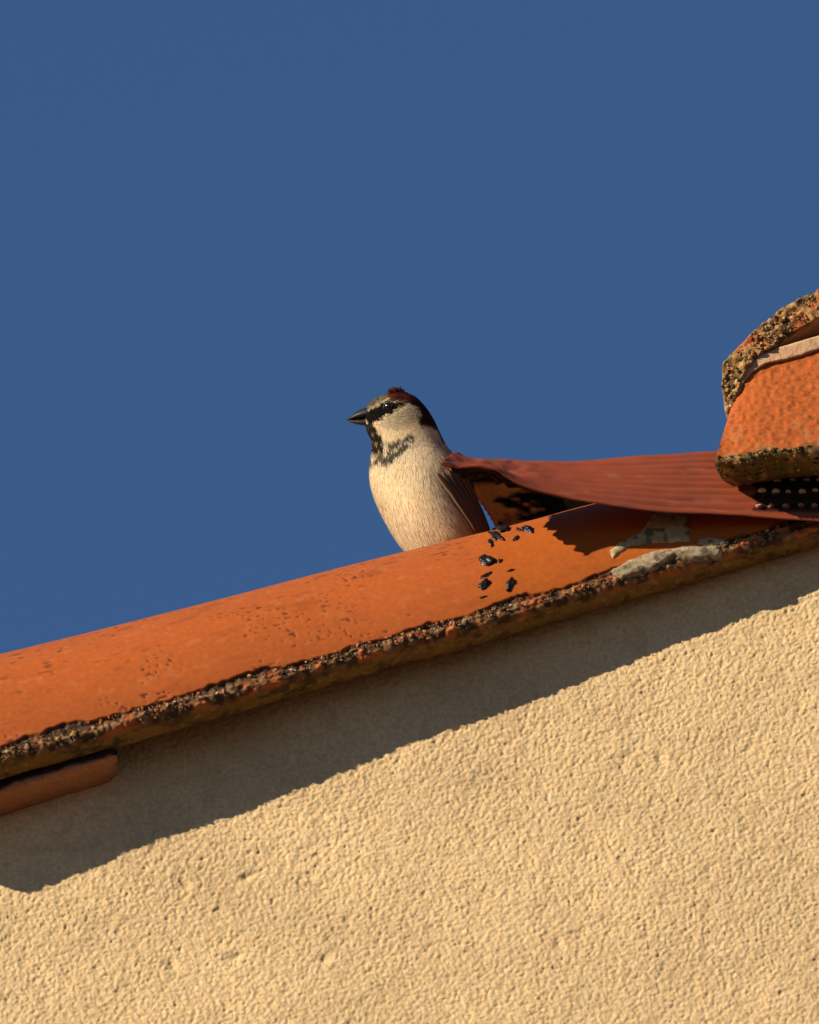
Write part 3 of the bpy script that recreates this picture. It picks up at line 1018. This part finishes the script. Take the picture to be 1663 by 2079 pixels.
# ventilation bumps: domes whose pale caps paint in the bright spots of light
for ry, xs, r in ((1000, (1545, 1573, 1601, 1631, 1660, 1690), 8.0), (977, (1550, 1580, 1609, 1637, 1665, 1695), 7.5), (1031, (1541, 1568, 1598, 1627, 1656, 1686), 8.5), (956, (1560, 1590, 1618, 1645, 1672), 7.5)):
    for x in xs:
        r_j = r * (0.8 + 0.35 * rng.random())
        p, nn_ = strip_point(x + rng.normal(0, 1.5), ry + rng.normal(0, 1.2))
        v = ICO2.copy() * (r_j / SC) * (0.8 + 0.4 * noise3(ICO2 + x, 1.4, 77))[:, None]
        up = np.array([0.0, 0.0, 1.0])
        v = v * np.array([1.0, 1.0, 0.75])
        c = np.where((ICO2[:, 2:3] > (0.0 if ry > 1020 else -0.75)), np.array([[0.62, 0.52, 0.34]]), strip_col[None])
        q = p + nn_ * (r / SC) * 0.45
        link("ventilation_bump", mesh_np("ventilation_bump", v + q - FO, ICOF2, c), M_strip, flash)
for (x, y, r) in ((1497, 996, 5), (1492, 1019, 4), (1505, 1019, 4)):
    p, nn_ = strip_point(x, y)
    link("ventilation_bump", mesh_np("ventilation_bump", ICO2 * np.array([r / SC, r / SC, r / SC * 0.7]) + p - FO, ICOF2, np.repeat(strip_col[None], len(ICO2), 0)), M_strip, flash)

# black sealant under the loose end of the strip


def free_lump(name, px, py, y, a, b, c, seed, parent, org, mat=M_tar):
    v = ICO3.copy()
    nn = 0.7 + 0.7 * (noise3(v + seed * 2.3, 1.6, seed) - 0.2) + 0.3 * (noise3(v, 4.0, seed + 3) - 0.5)
    v = v * nn[:, None] * np.array([a, c, b])
    return link(name, mesh_np(name, v + at(px, py, y) - org, ICOF3), mat, parent)


ia_ = np.where((pxm[:, 0] > 930) & (pxm[:, 0] < 1150))[0]
Ss = S[ia_][:, 2:116:2]
na2, nb2 = Ss.shape[:2]
edge_ = np.minimum(np.linspace(0, 1, na2)[:, None], np.linspace(1, 0, na2)[:, None]) * 8
edge_ = np.clip(np.minimum(edge_, np.minimum(np.linspace(0, 1, nb2)[None], np.linspace(1, 0, nb2)[None]) * 5), 0, 1)
thick = 0.0005 + edge_ * (0.0010 + 0.0050 * sstep(0.3, 0.8, fbm3(Ss, 1 / 0.009, 610, 3)))
Lo = Ss - nrm[ia_][:, None] * thick[..., None]
Hi = Ss - nrm[ia_][:, None] * 0.0003
link("sealant", mesh_np("sealant", np.concatenate([Hi.reshape(-1, 3), Lo.reshape(-1, 3)]) - FO, np.concatenate([grid_faces(na2, nb2), grid_faces(na2, nb2)[:, ::-1] + na2 * nb2])), M_tar2, flash)

# ------------------------------------------------------------------ house sparrow
BY = 0.046                                              # depth of the bird behind the wall face
bdist = float((at(850, 950, BY) - CAM) @ VD)
PXM = SC * DIST / bdist                                 # pixels per metre at the bird
rowsB = np.array([
    # py, xl, xr, half depth cm
    (796, 799, 822, 0.30), (798, 790, 828, 0.48), (802, 777, 837, 0.66), (808, 763, 845, 0.82), (816, 752, 854, 0.95), (829, 742, 866, 1.07), (838, 739, 872, 1.11), (846, 739, 877, 1.13),
    (855, 740, 882, 1.14), (864, 742, 886, 1.15), (877, 746, 892, 1.18), (888, 752, 897, 1.23), (897, 756, 901, 1.32), (906, 756.5, 906, 1.45), (916, 755.5, 914, 1.62), (927, 753.5, 926, 1.80), (945, 751, 940, 2.05),
    (961, 750, 950, 2.2), (981, 752, 955, 2.32), (1011, 760, 966, 2.40), (1041, 773, 979, 2.38), (1069, 788, 990, 2.25), (1095, 803, 996, 2.0), (1115, 818, 1000, 1.75), (1135, 838, 990, 1.4), (1150, 862, 972, 0.95), (1158, 890, 945, 0.4)])
PYT, PYB = rowsB[0, 0], rowsB[-1, 0]


def smooth_interp(py, c):
    w = np.array([-6, -4, -2, 0, 2, 4, 6.0])
    return sum(np.interp(py + d, rowsB[:, 0], rowsB[:, c]) for d in w) / len(w)


def body_dc(py):
    return ((950 - py) / PXM) * 0.22


def body_px(py, phi):
    """phi: 0 = right edge, pi/2 = towards the camera, pi = left edge"""
    py, phi = np.broadcast_arrays(np.asarray(py, float), np.asarray(phi, float))
    pc = np.clip(py, PYT + 0.4, PYB - 0.4)
    xl, xr, b = smooth_interp(pc, 1), smooth_interp(pc, 2), smooth_interp(pc, 3)
    xc, a = (xl + xr) / 2, (xr - xl) / 2
    px = xc + a * np.cos(phi)
    ex = 0.92
    sn = np.sign(np.sin(phi)) * np.abs(np.sin(phi)) ** ex
    dep = body_dc(py) - b * CM * sn
    return px, dep


def body_pt(py, phi, off=0.0):
    px, dep = body_px(py, phi)
    P = at_depth(px, py, bdist + dep)
    return P


def body_normal(py, phi):
    e = 0.01
    a = body_pt(py, phi + e) - body_pt(py, phi - e)
    b = body_pt(py + 0.5, phi) - body_pt(py - 0.5, phi)
    n = np.cross(b, a)
    n /= np.maximum(np.linalg.norm(n, axis=-1, keepdims=True), 1e-12)
    px, dep = body_px(py, phi)
    xc = (smooth_interp(np.clip(py, PYT, PYB), 1) + smooth_interp(np.clip(py, PYT, PYB), 2)) / 2
    outw = (np.cos(phi))[..., None] * VX - np.sin(phi)[..., None] * VD
    s = np.sign((n * outw).sum(-1, keepdims=True))
    return n * np.where(s == 0, 1, s)


CREAM = np.array([0.64, 0.545, 0.40])
POLY = {
    'fore': [(735, 835), (742, 822), (764, 804), (788, 794), (790, 806), (781, 813), (768, 820), (756, 830), (748, 832)],
    'chest': [(784, 802), (792, 776), (826, 782), (860, 806), (880, 830), (896, 858), (904, 884), (906, 892), (893, 884), (880, 866), (866, 862), (848, 862), (847, 850), (851, 840), (846, 828), (836, 822), (818, 820), (800, 816), (784, 812)],
    'mask': [(736, 834), (752, 835), (764, 825), (776, 817), (790, 814), (806, 818), (820, 822), (808, 829), (799, 837), (790, 842), (776, 845), (768, 851), (761, 857), (752, 860), (738, 850)],
    'cheeklow': [(770, 862), (780, 868), (800, 872), (822, 864), (846, 852), (850, 858), (826, 872), (802, 884), (782, 892), (774, 884)],
    'cheek': [(766, 856), (776, 848), (797, 844), (813, 831), (836, 824), (848, 831), (850, 845), (846, 858), (820, 868), (800, 872), (780, 890), (770, 875)],
    'bib': [(735, 860), (752, 858), (762, 862), (768, 876), (776, 892), (782, 904), (774, 916), (752, 912), (742, 888)],
    'mott': [(748, 890), (772, 884), (790, 894), (812, 886), (836, 878), (838, 892), (824, 906), (808, 920), (796, 936), (775, 938), (756, 934), (746, 960)],
    'nape': [(880, 856), (900, 870), (935, 918), (918, 918), (902, 900), (888, 880)],
    'wing': [(926, 956), (945, 950), (968, 960), (1030, 1080), (1030, 1170), (985, 1170), (975, 1090), (958, 1030), (940, 985)],
    'shoulder': [(896, 905), (912, 905), (945, 930), (960, 962), (930, 962), (908, 938), (892, 920)],
}


def plumage(px, py, near, u):
    """feather colour; u: random 0..1 per feather"""
    q = np.stack([px, py, 0 * px], -1)
    jx = px + 7 * (noise3(q, 0.22, 701) - 0.5) + 3 * (u - 0.5)
    jy = py + 7 * (noise3(q, 0.22, 702) - 0.5) + 3 * (u - 0.5)
    st = fbm3(np.stack([px + 0.25 * py, py * 0.22, 0 * px], -1), 0.16, 703, 3)
    c = np.broadcast_to(CREAM, q.shape).copy()
    c = mix(c, np.array([0.64, 0.47, 0.24]), 0.45 * sstep(0.45, 0.65, st))
    c = mix(c, np.array([0.52, 0.43, 0.29]), 0.5 * sstep(0.52, 0.70, fbm3(np.stack([px, py * 0.3, 0 * px], -1), 0.07, 704, 3)))
    # greyer throat side and flank
    c = mix(c, mix(np.array([0.22, 0.19, 0.145]), np.array([0.44, 0.38, 0.28]), sstep(0.35, 0.60, st + 0.3 * (u - 0.5))), 0.8 * sstep(850, 900, jx + 0.15 * (py - 900)) * sstep(860, 880, py) * sstep(1000, 925, py))
    xl, xr = smooth_interp(np.clip(py, PYT, PYB), 1), smooth_interp(np.clip(py, PYT, PYB), 2)
    f = (px - xl) / np.maximum(xr - xl, 1)
    fl = sstep(0.50, 0.82, f + 0.16 * (st - 0.5) + 0.05 * (u - 0.5)) * sstep(905, 950, py)
    c = mix(c, mix(np.array([0.16, 0.115, 0.075]), np.array([0.36, 0.28, 0.19]), sstep(0.38, 0.62, st)), 0.85 * fl)
    m = lambda k, w=3.0: sstep(-w, w, point_in_poly(jx, jy, POLY[k]))
    c = mix(c, mix(np.array([0.20, 0.18, 0.15]), np.array([0.42, 0.36, 0.28]), st), 0.8 * m('shoulder', 5))
    c = mix(c, mix(np.array([0.20, 0.18, 0.15]), np.array([0.46, 0.40, 0.31]), sstep(0.25, 0.75, u)), 0.85 * m('mott', 5))
    sp = sstep(0.52, 0.62, noise3(q, 0.17, 711) + 0.40 * (u - 0.5)) * m('mott', 4)
    c = mix(c, np.array([0.02, 0.018, 0.016]), 0.9 * sp)
    c = mix(c, mix(np.array([0.32, 0.275, 0.21]), np.array([0.45, 0.39, 0.29]), st), m('cheek'))
    c = mix(c, np.array([0.62, 0.51, 0.33]), 0.9 * m('cheeklow', 3))
    bibc = mix(np.array([0.014, 0.011, 0.010]), np.array([0.26, 0.18, 0.11]), sstep(0.62, 0.72, noise3(q, 0.20, 712)) * sstep(862, 885, py))
    c = mix(c, bibc, m('bib', 2.5))
    c = mix(c, mix(np.array([0.075, 0.066, 0.048]), np.array([0.15, 0.125, 0.085]), st), m('fore'))
    ch = mix(np.array([0.085, 0.022, 0.011]), np.array([0.032, 0.011, 0.008]), sstep(800, 840, px))
    ch = mix(ch, np.array([0.018, 0.009, 0.007]), 0.75 * sstep(0.45, 0.62, noise3(q, 0.13, 713) + 0.25 * (u - 0.5)))
    c = mix(c, ch, m('chest'))
    c = mix(c, np.array([0.040, 0.025, 0.018]), m('nape', 3))
    c = mix(c, np.array([0.006, 0.005, 0.0045]), m('mask', 2.2))
    c = mix(c, mix(np.array([0.035, 0.022, 0.015]), np.array([0.10, 0.065, 0.04]), st), m('wing', 4))
    # far side of the back: brown
    c = mix(c, np.array([0.10, 0.06, 0.035]), np.where(near, 0, 1) * sstep(0.45, 0.7, f) * sstep(880, 930, py))
    soft = fbm3(np.stack([px + 0.2 * py, py * 0.30, 0 * px], -1), 0.05, 715, 3)
    return c * (0.80 + 0.14 * u + 0.26 * soft)[..., None]


sparrow = bpy.data.objects.new("house_sparrow", None)
scene.collection.objects.link(sparrow)
feet = T_ORG + 0.0
s_ft = (905 + 240) / SC / COSP
foot_L = tile_local(np.array(s_ft), np.array(1.78))
foot_W = to_world(foot_L[None])[0]
sparrow.location = Vector(foot_W)
SO = foot_W
sparrow["label"] = "small cream, grey and chestnut sparrow perched on the orange verge tile"
sparrow["category"] = "bird"

npy, nph = 260, 200
pyv = np.linspace(PYT, PYB, npy)
phv = np.linspace(0, 2 * math.pi, nph, endpoint=False)
PYg, PHg = np.meshgrid(pyv, phv, indexing='ij')
PXg, _ = body_px(PYg, PHg)
Pb = body_pt(PYg, PHg)
Nb = body_normal(PYg, PHg)
cb = plumage(PXg, PYg, np.sin(PHg) > 0, np.full(PXg.shape, 0.4)) * 0.95
Vb = Pb.reshape(-1, 3)
tp, bt = Pb[0].mean(0), Pb[-1].mean(0)
Vall = np.concatenate([Vb, [tp, bt]])
Call = np.concatenate([cb.reshape(-1, 3), [cb[0].mean(0), cb[-1].mean(0)]])
F = grid_faces(npy, nph, wrap_v=True)
j = np.arange(nph)
j2 = (j + 1) % nph
N = npy * nph
capf = np.concatenate([np.stack([j, j2, np.full(nph, N), np.full(nph, N)], -1)[:, :3], np.stack([(npy - 1) * nph + j2, (npy - 1) * nph + j, np.full(nph, N + 1)], -1)])
me = bpy.data.meshes.new("body")
me.from_pydata((Vall - SO).tolist(), [], F.tolist() + capf.tolist())
me.polygons.foreach_set('use_smooth', np.ones(len(me.polygons), bool))
at_ = me.attributes.new('Col', 'FLOAT_COLOR', 'POINT')
c4 = np.ones((len(Vall), 4), np.float32)
c4[:, :3] = Call * PIG
at_.data.foreach_set('color', c4.ravel())
me.update()
body = link("body", me, M_feather, sparrow)

# ---- plumage: small tapered feathers lying on the body
nf = 46000
py_f = rng.uniform(PYT + 3, PYB - 4, nf)
ph_f = rng.uniform(0, 2 * math.pi, nf)
keep = rng.random(nf) < np.where(np.sin(ph_f) > -0.25, 1.0, 0.45)
py_f, ph_f = py_f[keep], ph_f[keep]
px_f, _ = body_px(py_f, ph_f)
P0 = body_pt(py_f, ph_f)
N0 = body_normal(py_f, ph_f)
# flow: back from the bill over the head, down the body and towards the tail
head = sstep(900, 855, py_f)
hx, hy = px_f - 742, py_f - 846
hl = np.hypot(hx, hy) + 1e-6
fx = head * hx / hl + (1 - head) * (0.10 + 0.55 * sstep(0.3, 1.0, np.cos(ph_f)) + 0.10 * (py_f - 900) / 200)
fy = head * (hy / hl + 0.25) + (1 - head) * 1.0
flow = fx[:, None] * VX - fy[:, None] * VU + 0.0
tng = flow - (flow * N0).sum(1, keepdims=True) * N0
tng /= np.maximum(np.linalg.norm(tng, axis=1, keepdims=True), 1e-9)
sid = np.cross(N0, tng)
rot = rng.normal(0, 0.16, nf)[:len(py_f)]
tng, sid = tng * np.cos(rot)[:, None] + sid * np.sin(rot)[:, None], sid * np.cos(rot)[:, None] - tng * np.sin(rot)[:, None]
u_f = rng.random(len(py_f))
size = np.interp(py_f, [796, 830, 870, 920, 1000, 1160], [0.0018, 0.0016, 0.0018, 0.0026, 0.0060, 0.0065]) * (0.7 + 0.6 * u_f)
eyed = np.hypot(px_f - 789, py_f - 826)
nearm = np.sin(ph_f) > 0
size = np.where((eyed < 22), size * 0.6, size)
ok = ~((eyed < 12.5)) & ~((px_f < 748) & (np.abs(py_f - 847) < 17))
wd = np.interp(py_f, [796, 860, 920, 1000], [0.00030, 0.00034, 0.0005, 0.0006]) * (0.7 + 0.6 * rng.random(len(py_f)))
lift = np.interp(py_f, [796, 860, 930, 1150], [0.10, 0.08, 0.050, 0.030]) * (0.4 + 1.2 * rng.random(len(py_f)))
lift = lift + 0.16 * sstep(826, 800, py_f) * (px_f > 800)
col_f = plumage(px_f, py_f, nearm, u_f) * (0.92 + 0.16 * rng.random(len(py_f)))[:, None]
P0, N0, tng, sid, size, wd, lift, col_f = [a[ok] for a in (P0, N0, tng, sid, size, wd, lift, col_f)]
py_k, ph_k, rot_k, hd_k = py_f[ok], ph_f[ok], rot[ok], head[ok]
dirv = tng * np.cos(lift)[:, None] + N0 * np.sin(lift)[:, None]
r0 = P0 + N0 * 0.00005
mid_h = r0 + dirv * (size * 0.45)[:, None]
tip_h = r0 + tng * size[:, None] + N0 * (size * np.sin(lift) * 0.55)[:, None]
# on the body the feather bends with the surface
hw_ = np.maximum(smooth_interp(np.clip(py_k, PYT, PYB), 2) - smooth_interp(np.clip(py_k, PYT, PYB), 1), 20) / 2
dpy = size * PXM * 0.97
dph = (-(0.05 + 0.5 * np.clip(np.cos(ph_k), 0, 1)) * 0.4 * np.sign(np.sin(ph_k)) + rot_k) * dpy / hw_
li = size * lift
mid_b = body_pt(np.minimum(py_k + 0.45 * dpy, PYB - 1), ph_k + 0.45 * dph) + N0 * (0.00008 + 0.5 * li)[:, None]
tip_b = body_pt(np.minimum(py_k + dpy, PYB - 1), ph_k + dph) + N0 * (0.00008 + li)[:, None]
wH = sstep(0.2, 0.8, hd_k)[:, None]
mid_ = mid_h * wH + mid_b * (1 - wH)
tip = tip_h * wH + tip_b * (1 - wH)
mL = mid_ + sid * wd[:, None] * 0.5
mR = mid_ - sid * wd[:, None] * 0.5
nF = len(r0)
Vf = np.stack([r0, mL, tip, mR], 1).reshape(-1, 3)
Ff = np.arange(nF * 4).reshape(-1, 4)
Cf = np.repeat(col_f, 4, 0).reshape(nF, 4, 3)
Cf[:, 2] *= 1.06
gn = np.cross(tip - r0, mR - mL)
flip = (gn * N0).sum(1) < 0
Ff = np.where(flip[:, None], Ff[:, ::-1], Ff)
pm = mesh_np("plumage", Vf - SO, Ff, Cf.reshape(-1, 3))
geo = np.cross(sid, dirv)
geo *= np.sign((geo * N0).sum(1, keepdims=True))
bl_n = 0.9 * N0 + 0.1 * geo
bl_n /= np.linalg.norm(bl_n, axis=1, keepdims=True)
pm.normals_split_custom_set_from_vertices(np.repeat(bl_n, 4, 0).tolist())
link("plumage", pm, M_feather, sparrow, kind="stuff")

# ---- raised crown tuft
ntf = 300
tpx = rng.uniform(789, 822, ntf)
tph = rng.uniform(0.25, math.pi - 0.25, ntf)
r0, t1, wv_ = [], [], []
for i in range(ntf):
    pyr = np.interp(tpx[i], [785, 800, 822, 850], [800, 797.5, 798.5, 812]) + rng.uniform(0, 4)
    dd = body_dc(pyr) - rng.uniform(-0.35, 0.45) * CM
    r = at_depth(tpx[i], pyr, bdist + dd)
    hgt_ = np.interp(tpx[i], [788, 795, 800, 812, 822], [3, 12, 16, 11, 4]) * rng.uniform(0.45, 1.05)
    lean = rng.normal(0.15, 0.45)
    t = r + (VU * hgt_ + VX * hgt_ * lean) / PXM + VD * rng.normal(0, 0.0006)
    s = VX * 0.00036 + VD * rng.normal(0, 0.00015)
    r0.append(r)
    t1.append(t)
    wv_.append(s)
r0, t1, wv_ = map(np.array, (r0, t1, wv_))
md = r0 * 0.5 + t1 * 0.5
Vt = np.stack([r0, md - wv_, t1, md + wv_], 1).reshape(-1, 3)
ct = mix(np.array([0.10, 0.028, 0.014]), np.array([0.02, 0.009, 0.007]), sstep(800, 818, tpx + rng.normal(0, 5, ntf)))
link("crown_tuft", mesh_np("crown_tuft", Vt - SO, np.arange(ntf * 4).reshape(-1, 4), np.repeat(ct, 4, 0)), M_feather, sparrow, kind="stuff")

# ---- bill
bd0 = bdist + float(body_dc(848.0))


def mandible(name, upper):
    nsx, nph_ = 26, 28
    ts = np.linspace(0, 1, nsx)
    V = []
    for t in ts:
        x = 760 - (760 - 704.5) * t
        if upper:
            topy = np.interp(x, [704.5, 707, 713, 722, 731, 740, 750, 760], [852.0, 848.8, 843.5, 836.5, 831.5, 828, 826.5, 826.5])
            boty = np.interp(x, [704.5, 715, 735, 760], [853.4, 852.2, 850.2, 848.4])
        else:
            topy = np.interp(x, [704.5, 715, 735, 760], [853.2, 852.0, 850.0, 848.2])
            boty = np.interp(x, [704.5, 712, 722, 732, 742, 750, 760], [854.2, 858.0, 861.2, 863.4, 864.8, 865, 864])
        hw = np.interp(x, [704.5, 708, 716, 730, 745, 760], [0.04, 0.13, 0.25, 0.38, 0.46, 0.48]) * CM * (1.0 if upper else 0.93)
        for k in range(nph_):
            a = 2 * math.pi * k / nph_
            yy = (topy + boty) / 2 - (topy - boty) / 2 * math.sin(a) * -1
            w = math.cos(a)
            if upper:      # widest at the cutting edge
                w *= 0.75 - 0.25 * math.sin(a) * (-1 if False else 1) * -1 if False else 1.0
            V.append(at_depth(x, (topy + boty) / 2 - (boty - topy) / 2 * math.sin(a), bd0 - hw * w))
    V = np.array(V)
    F = grid_faces(nsx, nph_, wrap_v=True)
    return link(name, mesh_np(name, V - SO, F), M_bill, sparrow)


bill = mandible("upper_mandible", True)
bill2 = mandible("lower_mandible", False)

# ---- eyes with a thin lid ring
for side in (1, -1):
    pye, pxe = 826.0, 789.0
    xl, xr, b = smooth_interp(pye, 1), smooth_interp(pye, 2), smooth_interp(pye, 3)
    cph = (pxe - (xl + xr) / 2) / ((xr - xl) / 2)
    dep = body_dc(pye) - side * b * CM * (math.sqrt(1 - cph ** 2) ** 0.92)
    rE = 9.8 / PXM
    ce = at_depth(pxe, pye, bdist + dep + side * rE * 0.42)
    eye = link("eye", mesh_np("eye", ICO3 * rE * np.array([1, 1, 0.96]) + ce - SO, ICOF3), M_eye, sparrow)
    # lid ring
    nr_, nc_ = 40, 8
    A_, B_ = np.meshgrid(np.linspace(0, 2 * math.pi, nr_, endpoint=False), np.linspace(0, 2 * math.pi, nc_, endpoint=False), indexing='ij')
    rr = rE * 1.0 + 0.00022 * np.cos(B_)
    ringV = ce + (rr * np.cos(A_))[..., None] * VX + (0.92 * rr * np.sin(A_))[..., None] * VU - (side * rE * 0.30 + 0.00022 * np.sin(B_))[..., None] * VD
    Fr_ = []
    for i in range(nr_):
        for jx_ in range(nc_):
            Fr_.append((i * nc_ + jx_, ((i + 1) % nr_) * nc_ + jx_, ((i + 1) % nr_) * nc_ + (jx_ + 1) % nc_, i * nc_ + (jx_ + 1) % nc_))
    link("eyelid", mesh_np("eyelid", ringV - SO, np.array(Fr_), np.full((nr_ * nc_, 3), 0.09)), M_feather, eye)
    # pale spot behind the eye
    sp = at_depth(802.5, 817.5, bdist + body_dc(817.5) - side * smooth_interp(817.5, 3) * CM * 0.97)
    link("eye_spot", mesh_np("eye_spot", ICO2 * np.array([0.0009, 0.0004, 0.0004]) + sp - SO, ICOF2, np.full((len(ICO2), 3), 0.42)), M_feather, sparrow)


# ---- folded wings: overlapping flight feathers and coverts
def blade(name, pts, widths, parent, colr, edgec, lift0=0.0006):
    """pts: list of (py, phi) centre line on the body surface; widths in metres"""
    pts = np.asarray(pts, float)
    n = 26
    t = np.linspace(0, 1, n)
    tt_ = np.linspace(0, 1, len(pts))
    py_, ph_ = np.interp(t, tt_, pts[:, 0]), np.interp(t, tt_, pts[:, 1])
    w_ = np.interp(t, np.linspace(0, 1, len(widths)), widths)
    C_ = body_pt(py_, ph_)
    N_ = body_normal(py_, ph_)
    # past the end of the body the feather runs straight on
    d_ = np.gradient(C_, axis=0)
    d_ /= np.linalg.norm(d_, axis=1, keepdims=True)
    s_ = np.cross(N_, d_)
    C_ = C_ + N_ * lift0
    m = 7
    k = np.linspace(-1, 1, m)
    V = C_[:, None] + s_[:, None] * (k[None, :, None] * w_[:, None, None] * 0.5) + N_[:, None] * (0.0004 * (1 - k[None, :, None] ** 2))
    cc = np.broadcast_to(colr, (n, m, 3)).copy()
    cc = mix(cc, np.broadcast_to(edgec, (n, m, 3)), np.broadcast_to(sstep(0.62, 0.98, np.abs(k))[None], (n, m)))
    cc = cc * (0.85 + 0.3 * noise2(np.broadcast_to(t[:, None], (n, m)), np.broadcast_to(k[None], (n, m)), 9, 731))[..., None]
    o = link(name, mesh_np(name, V - SO, grid_faces(n, m), cc), M_feather, parent)
    sm_ = o.modifiers.new("thickness", 'SOLIDIFY')
    sm_.thickness = 0.00025
    return o


for side in (1, -1):
    first = None
    for i, ph0 in enumerate((0.10, 0.30, 0.48, 0.64, 0.79, 0.92)):
        dk = np.array([0.034, 0.022, 0.015]) * (1 + 0.25 * i)
        bl = blade("wing" if first is None else "flight_feather",
                   [(946 + 4 * i, side * (ph0 + 0.30)), (1000, side * (ph0 + 0.10)), (1060, side * (ph0 * 0.9)), (1128 - 4 * i, side * (ph0 * 0.75 + 0.02))],
                   [0.0015, 0.0034, 0.0040, 0.0036, 0.0012], sparrow if first is None else first, dk, np.array([0.27, 0.18, 0.105]), 0.0004 + 0.00025 * i)
        if first is None:
            first = bl
    for i, (p0, p1, f0) in enumerate(((930, 968, 0.30), (936, 978, 0.50), (945, 992, 0.66), (955, 1004, 0.80))):
        blade("covert_feather", [(p0, side * (f0 + 0.15)), ((p0 + p1) / 2, side * (f0 + 0.05)), (p1, side * f0)], [0.002, 0.0055, 0.0062, 0.003], first, np.array([0.09, 0.055, 0.035]), np.array([0.20, 0.145, 0.095]), 0.0007)

# ---- tail, legs and toes (behind the crown of the tile)
root = at_depth(960, 1122, bdist + float(body_dc(1105.0)) + 0.008)
tdir = np.array([0.45, 0.80, -0.22])
tdir /= np.linalg.norm(tdir)
tside = np.cross(tdir, np.array([0, 0, 1.0]))
tside /= np.linalg.norm(tside)
tail = None
for i in range(7):
    a = (i - 3) * 0.055
    d = tdir * math.cos(a) + tside * math.sin(a)
    n_ = 14
    t = np.linspace(0, 1, n_)
    w = np.interp(t, [0, 0.2, 0.8, 1], [0.003, 0.007, 0.009, 0.004])
    s = np.cross(d, np.array([0, 0, 1.0]))
    c = root + d * (t * 0.052)[:, None] + np.array([0, 0, 0.0004]) * (3 - abs(i - 3))
    V = c[:, None] + s * (w[:, None] * np.array([-0.5, 0, 0.5]))[..., None] + np.array([0, 0, 1]) * np.array([0, 0.0006, 0])[None, :, None]
    o = link("tail" if tail is None else "tail_feather", mesh_np("tail_feather", V - SO, grid_faces(n_, 3), np.tile(np.array([0.06, 0.042, 0.03]), (n_ * 3, 1))), M_feather, sparrow if tail is None else tail)
    o.modifiers.new("thickness", 'SOLIDIFY').thickness = 0.0003
    if tail is None:
        tail = o


def tube(name, pts, radii, parent, mat, seg=8):
    pts = cr_spline(pts, 16)
    r = np.interp(np.linspace(0, 1, 16), np.linspace(0, 1, len(radii)), radii)
    d = np.gradient(pts, axis=0)
    d /= np.linalg.norm(d, axis=1, keepdims=True)
    ref = np.array([0.3, 0.9, 0.2])
    s = np.cross(d, ref)
    s /= np.linalg.norm(s, axis=1, keepdims=True)
    u2 = np.cross(d, s)
    a = np.linspace(0, 2 * math.pi, seg, endpoint=False)
    V = pts[:, None] + r[:, None, None] * (np.cos(a)[None, :, None] * s[:, None] + np.sin(a)[None, :, None] * u2[:, None])
    F = grid_faces(16, seg, wrap_v=True)
    return link(name, mesh_np(name, V - SO, F), mat, parent)


for dx in (-0.009, 0.009):
    s0 = s_ft + dx
    base = to_world(tile_local(np.array(s0), np.array(1.78), 0.0012)[None])[0]
    hipp = at_depth(905 + dx * SC, 1125, bdist + float(body_dc(1125.0)))
    knee = base * 0.5 + hipp * 0.5 + np.array([0.004, 0.004, 0])
    lg = tube("leg", [hipp, knee, base], [0.0022, 0.0012, 0.0011], sparrow, M_leg)
    for da, ln in ((-0.5, 0.011), (0.0, 0.013), (0.5, 0.011), (3.1, 0.010)):
        ptsT = [to_world(tile_local(np.array(s0 - math.cos(da) * ln * f), np.array(1.78 + math.sin(da) * ln * f / 0.07), 0.0010 if f < 0.95 else 0.0004)[None])[0] for f in (0, 0.35, 0.7, 1.0)]
        tube("toe", ptsT, [0.0011, 0.0010, 0.0005], lg, M_leg, 6)
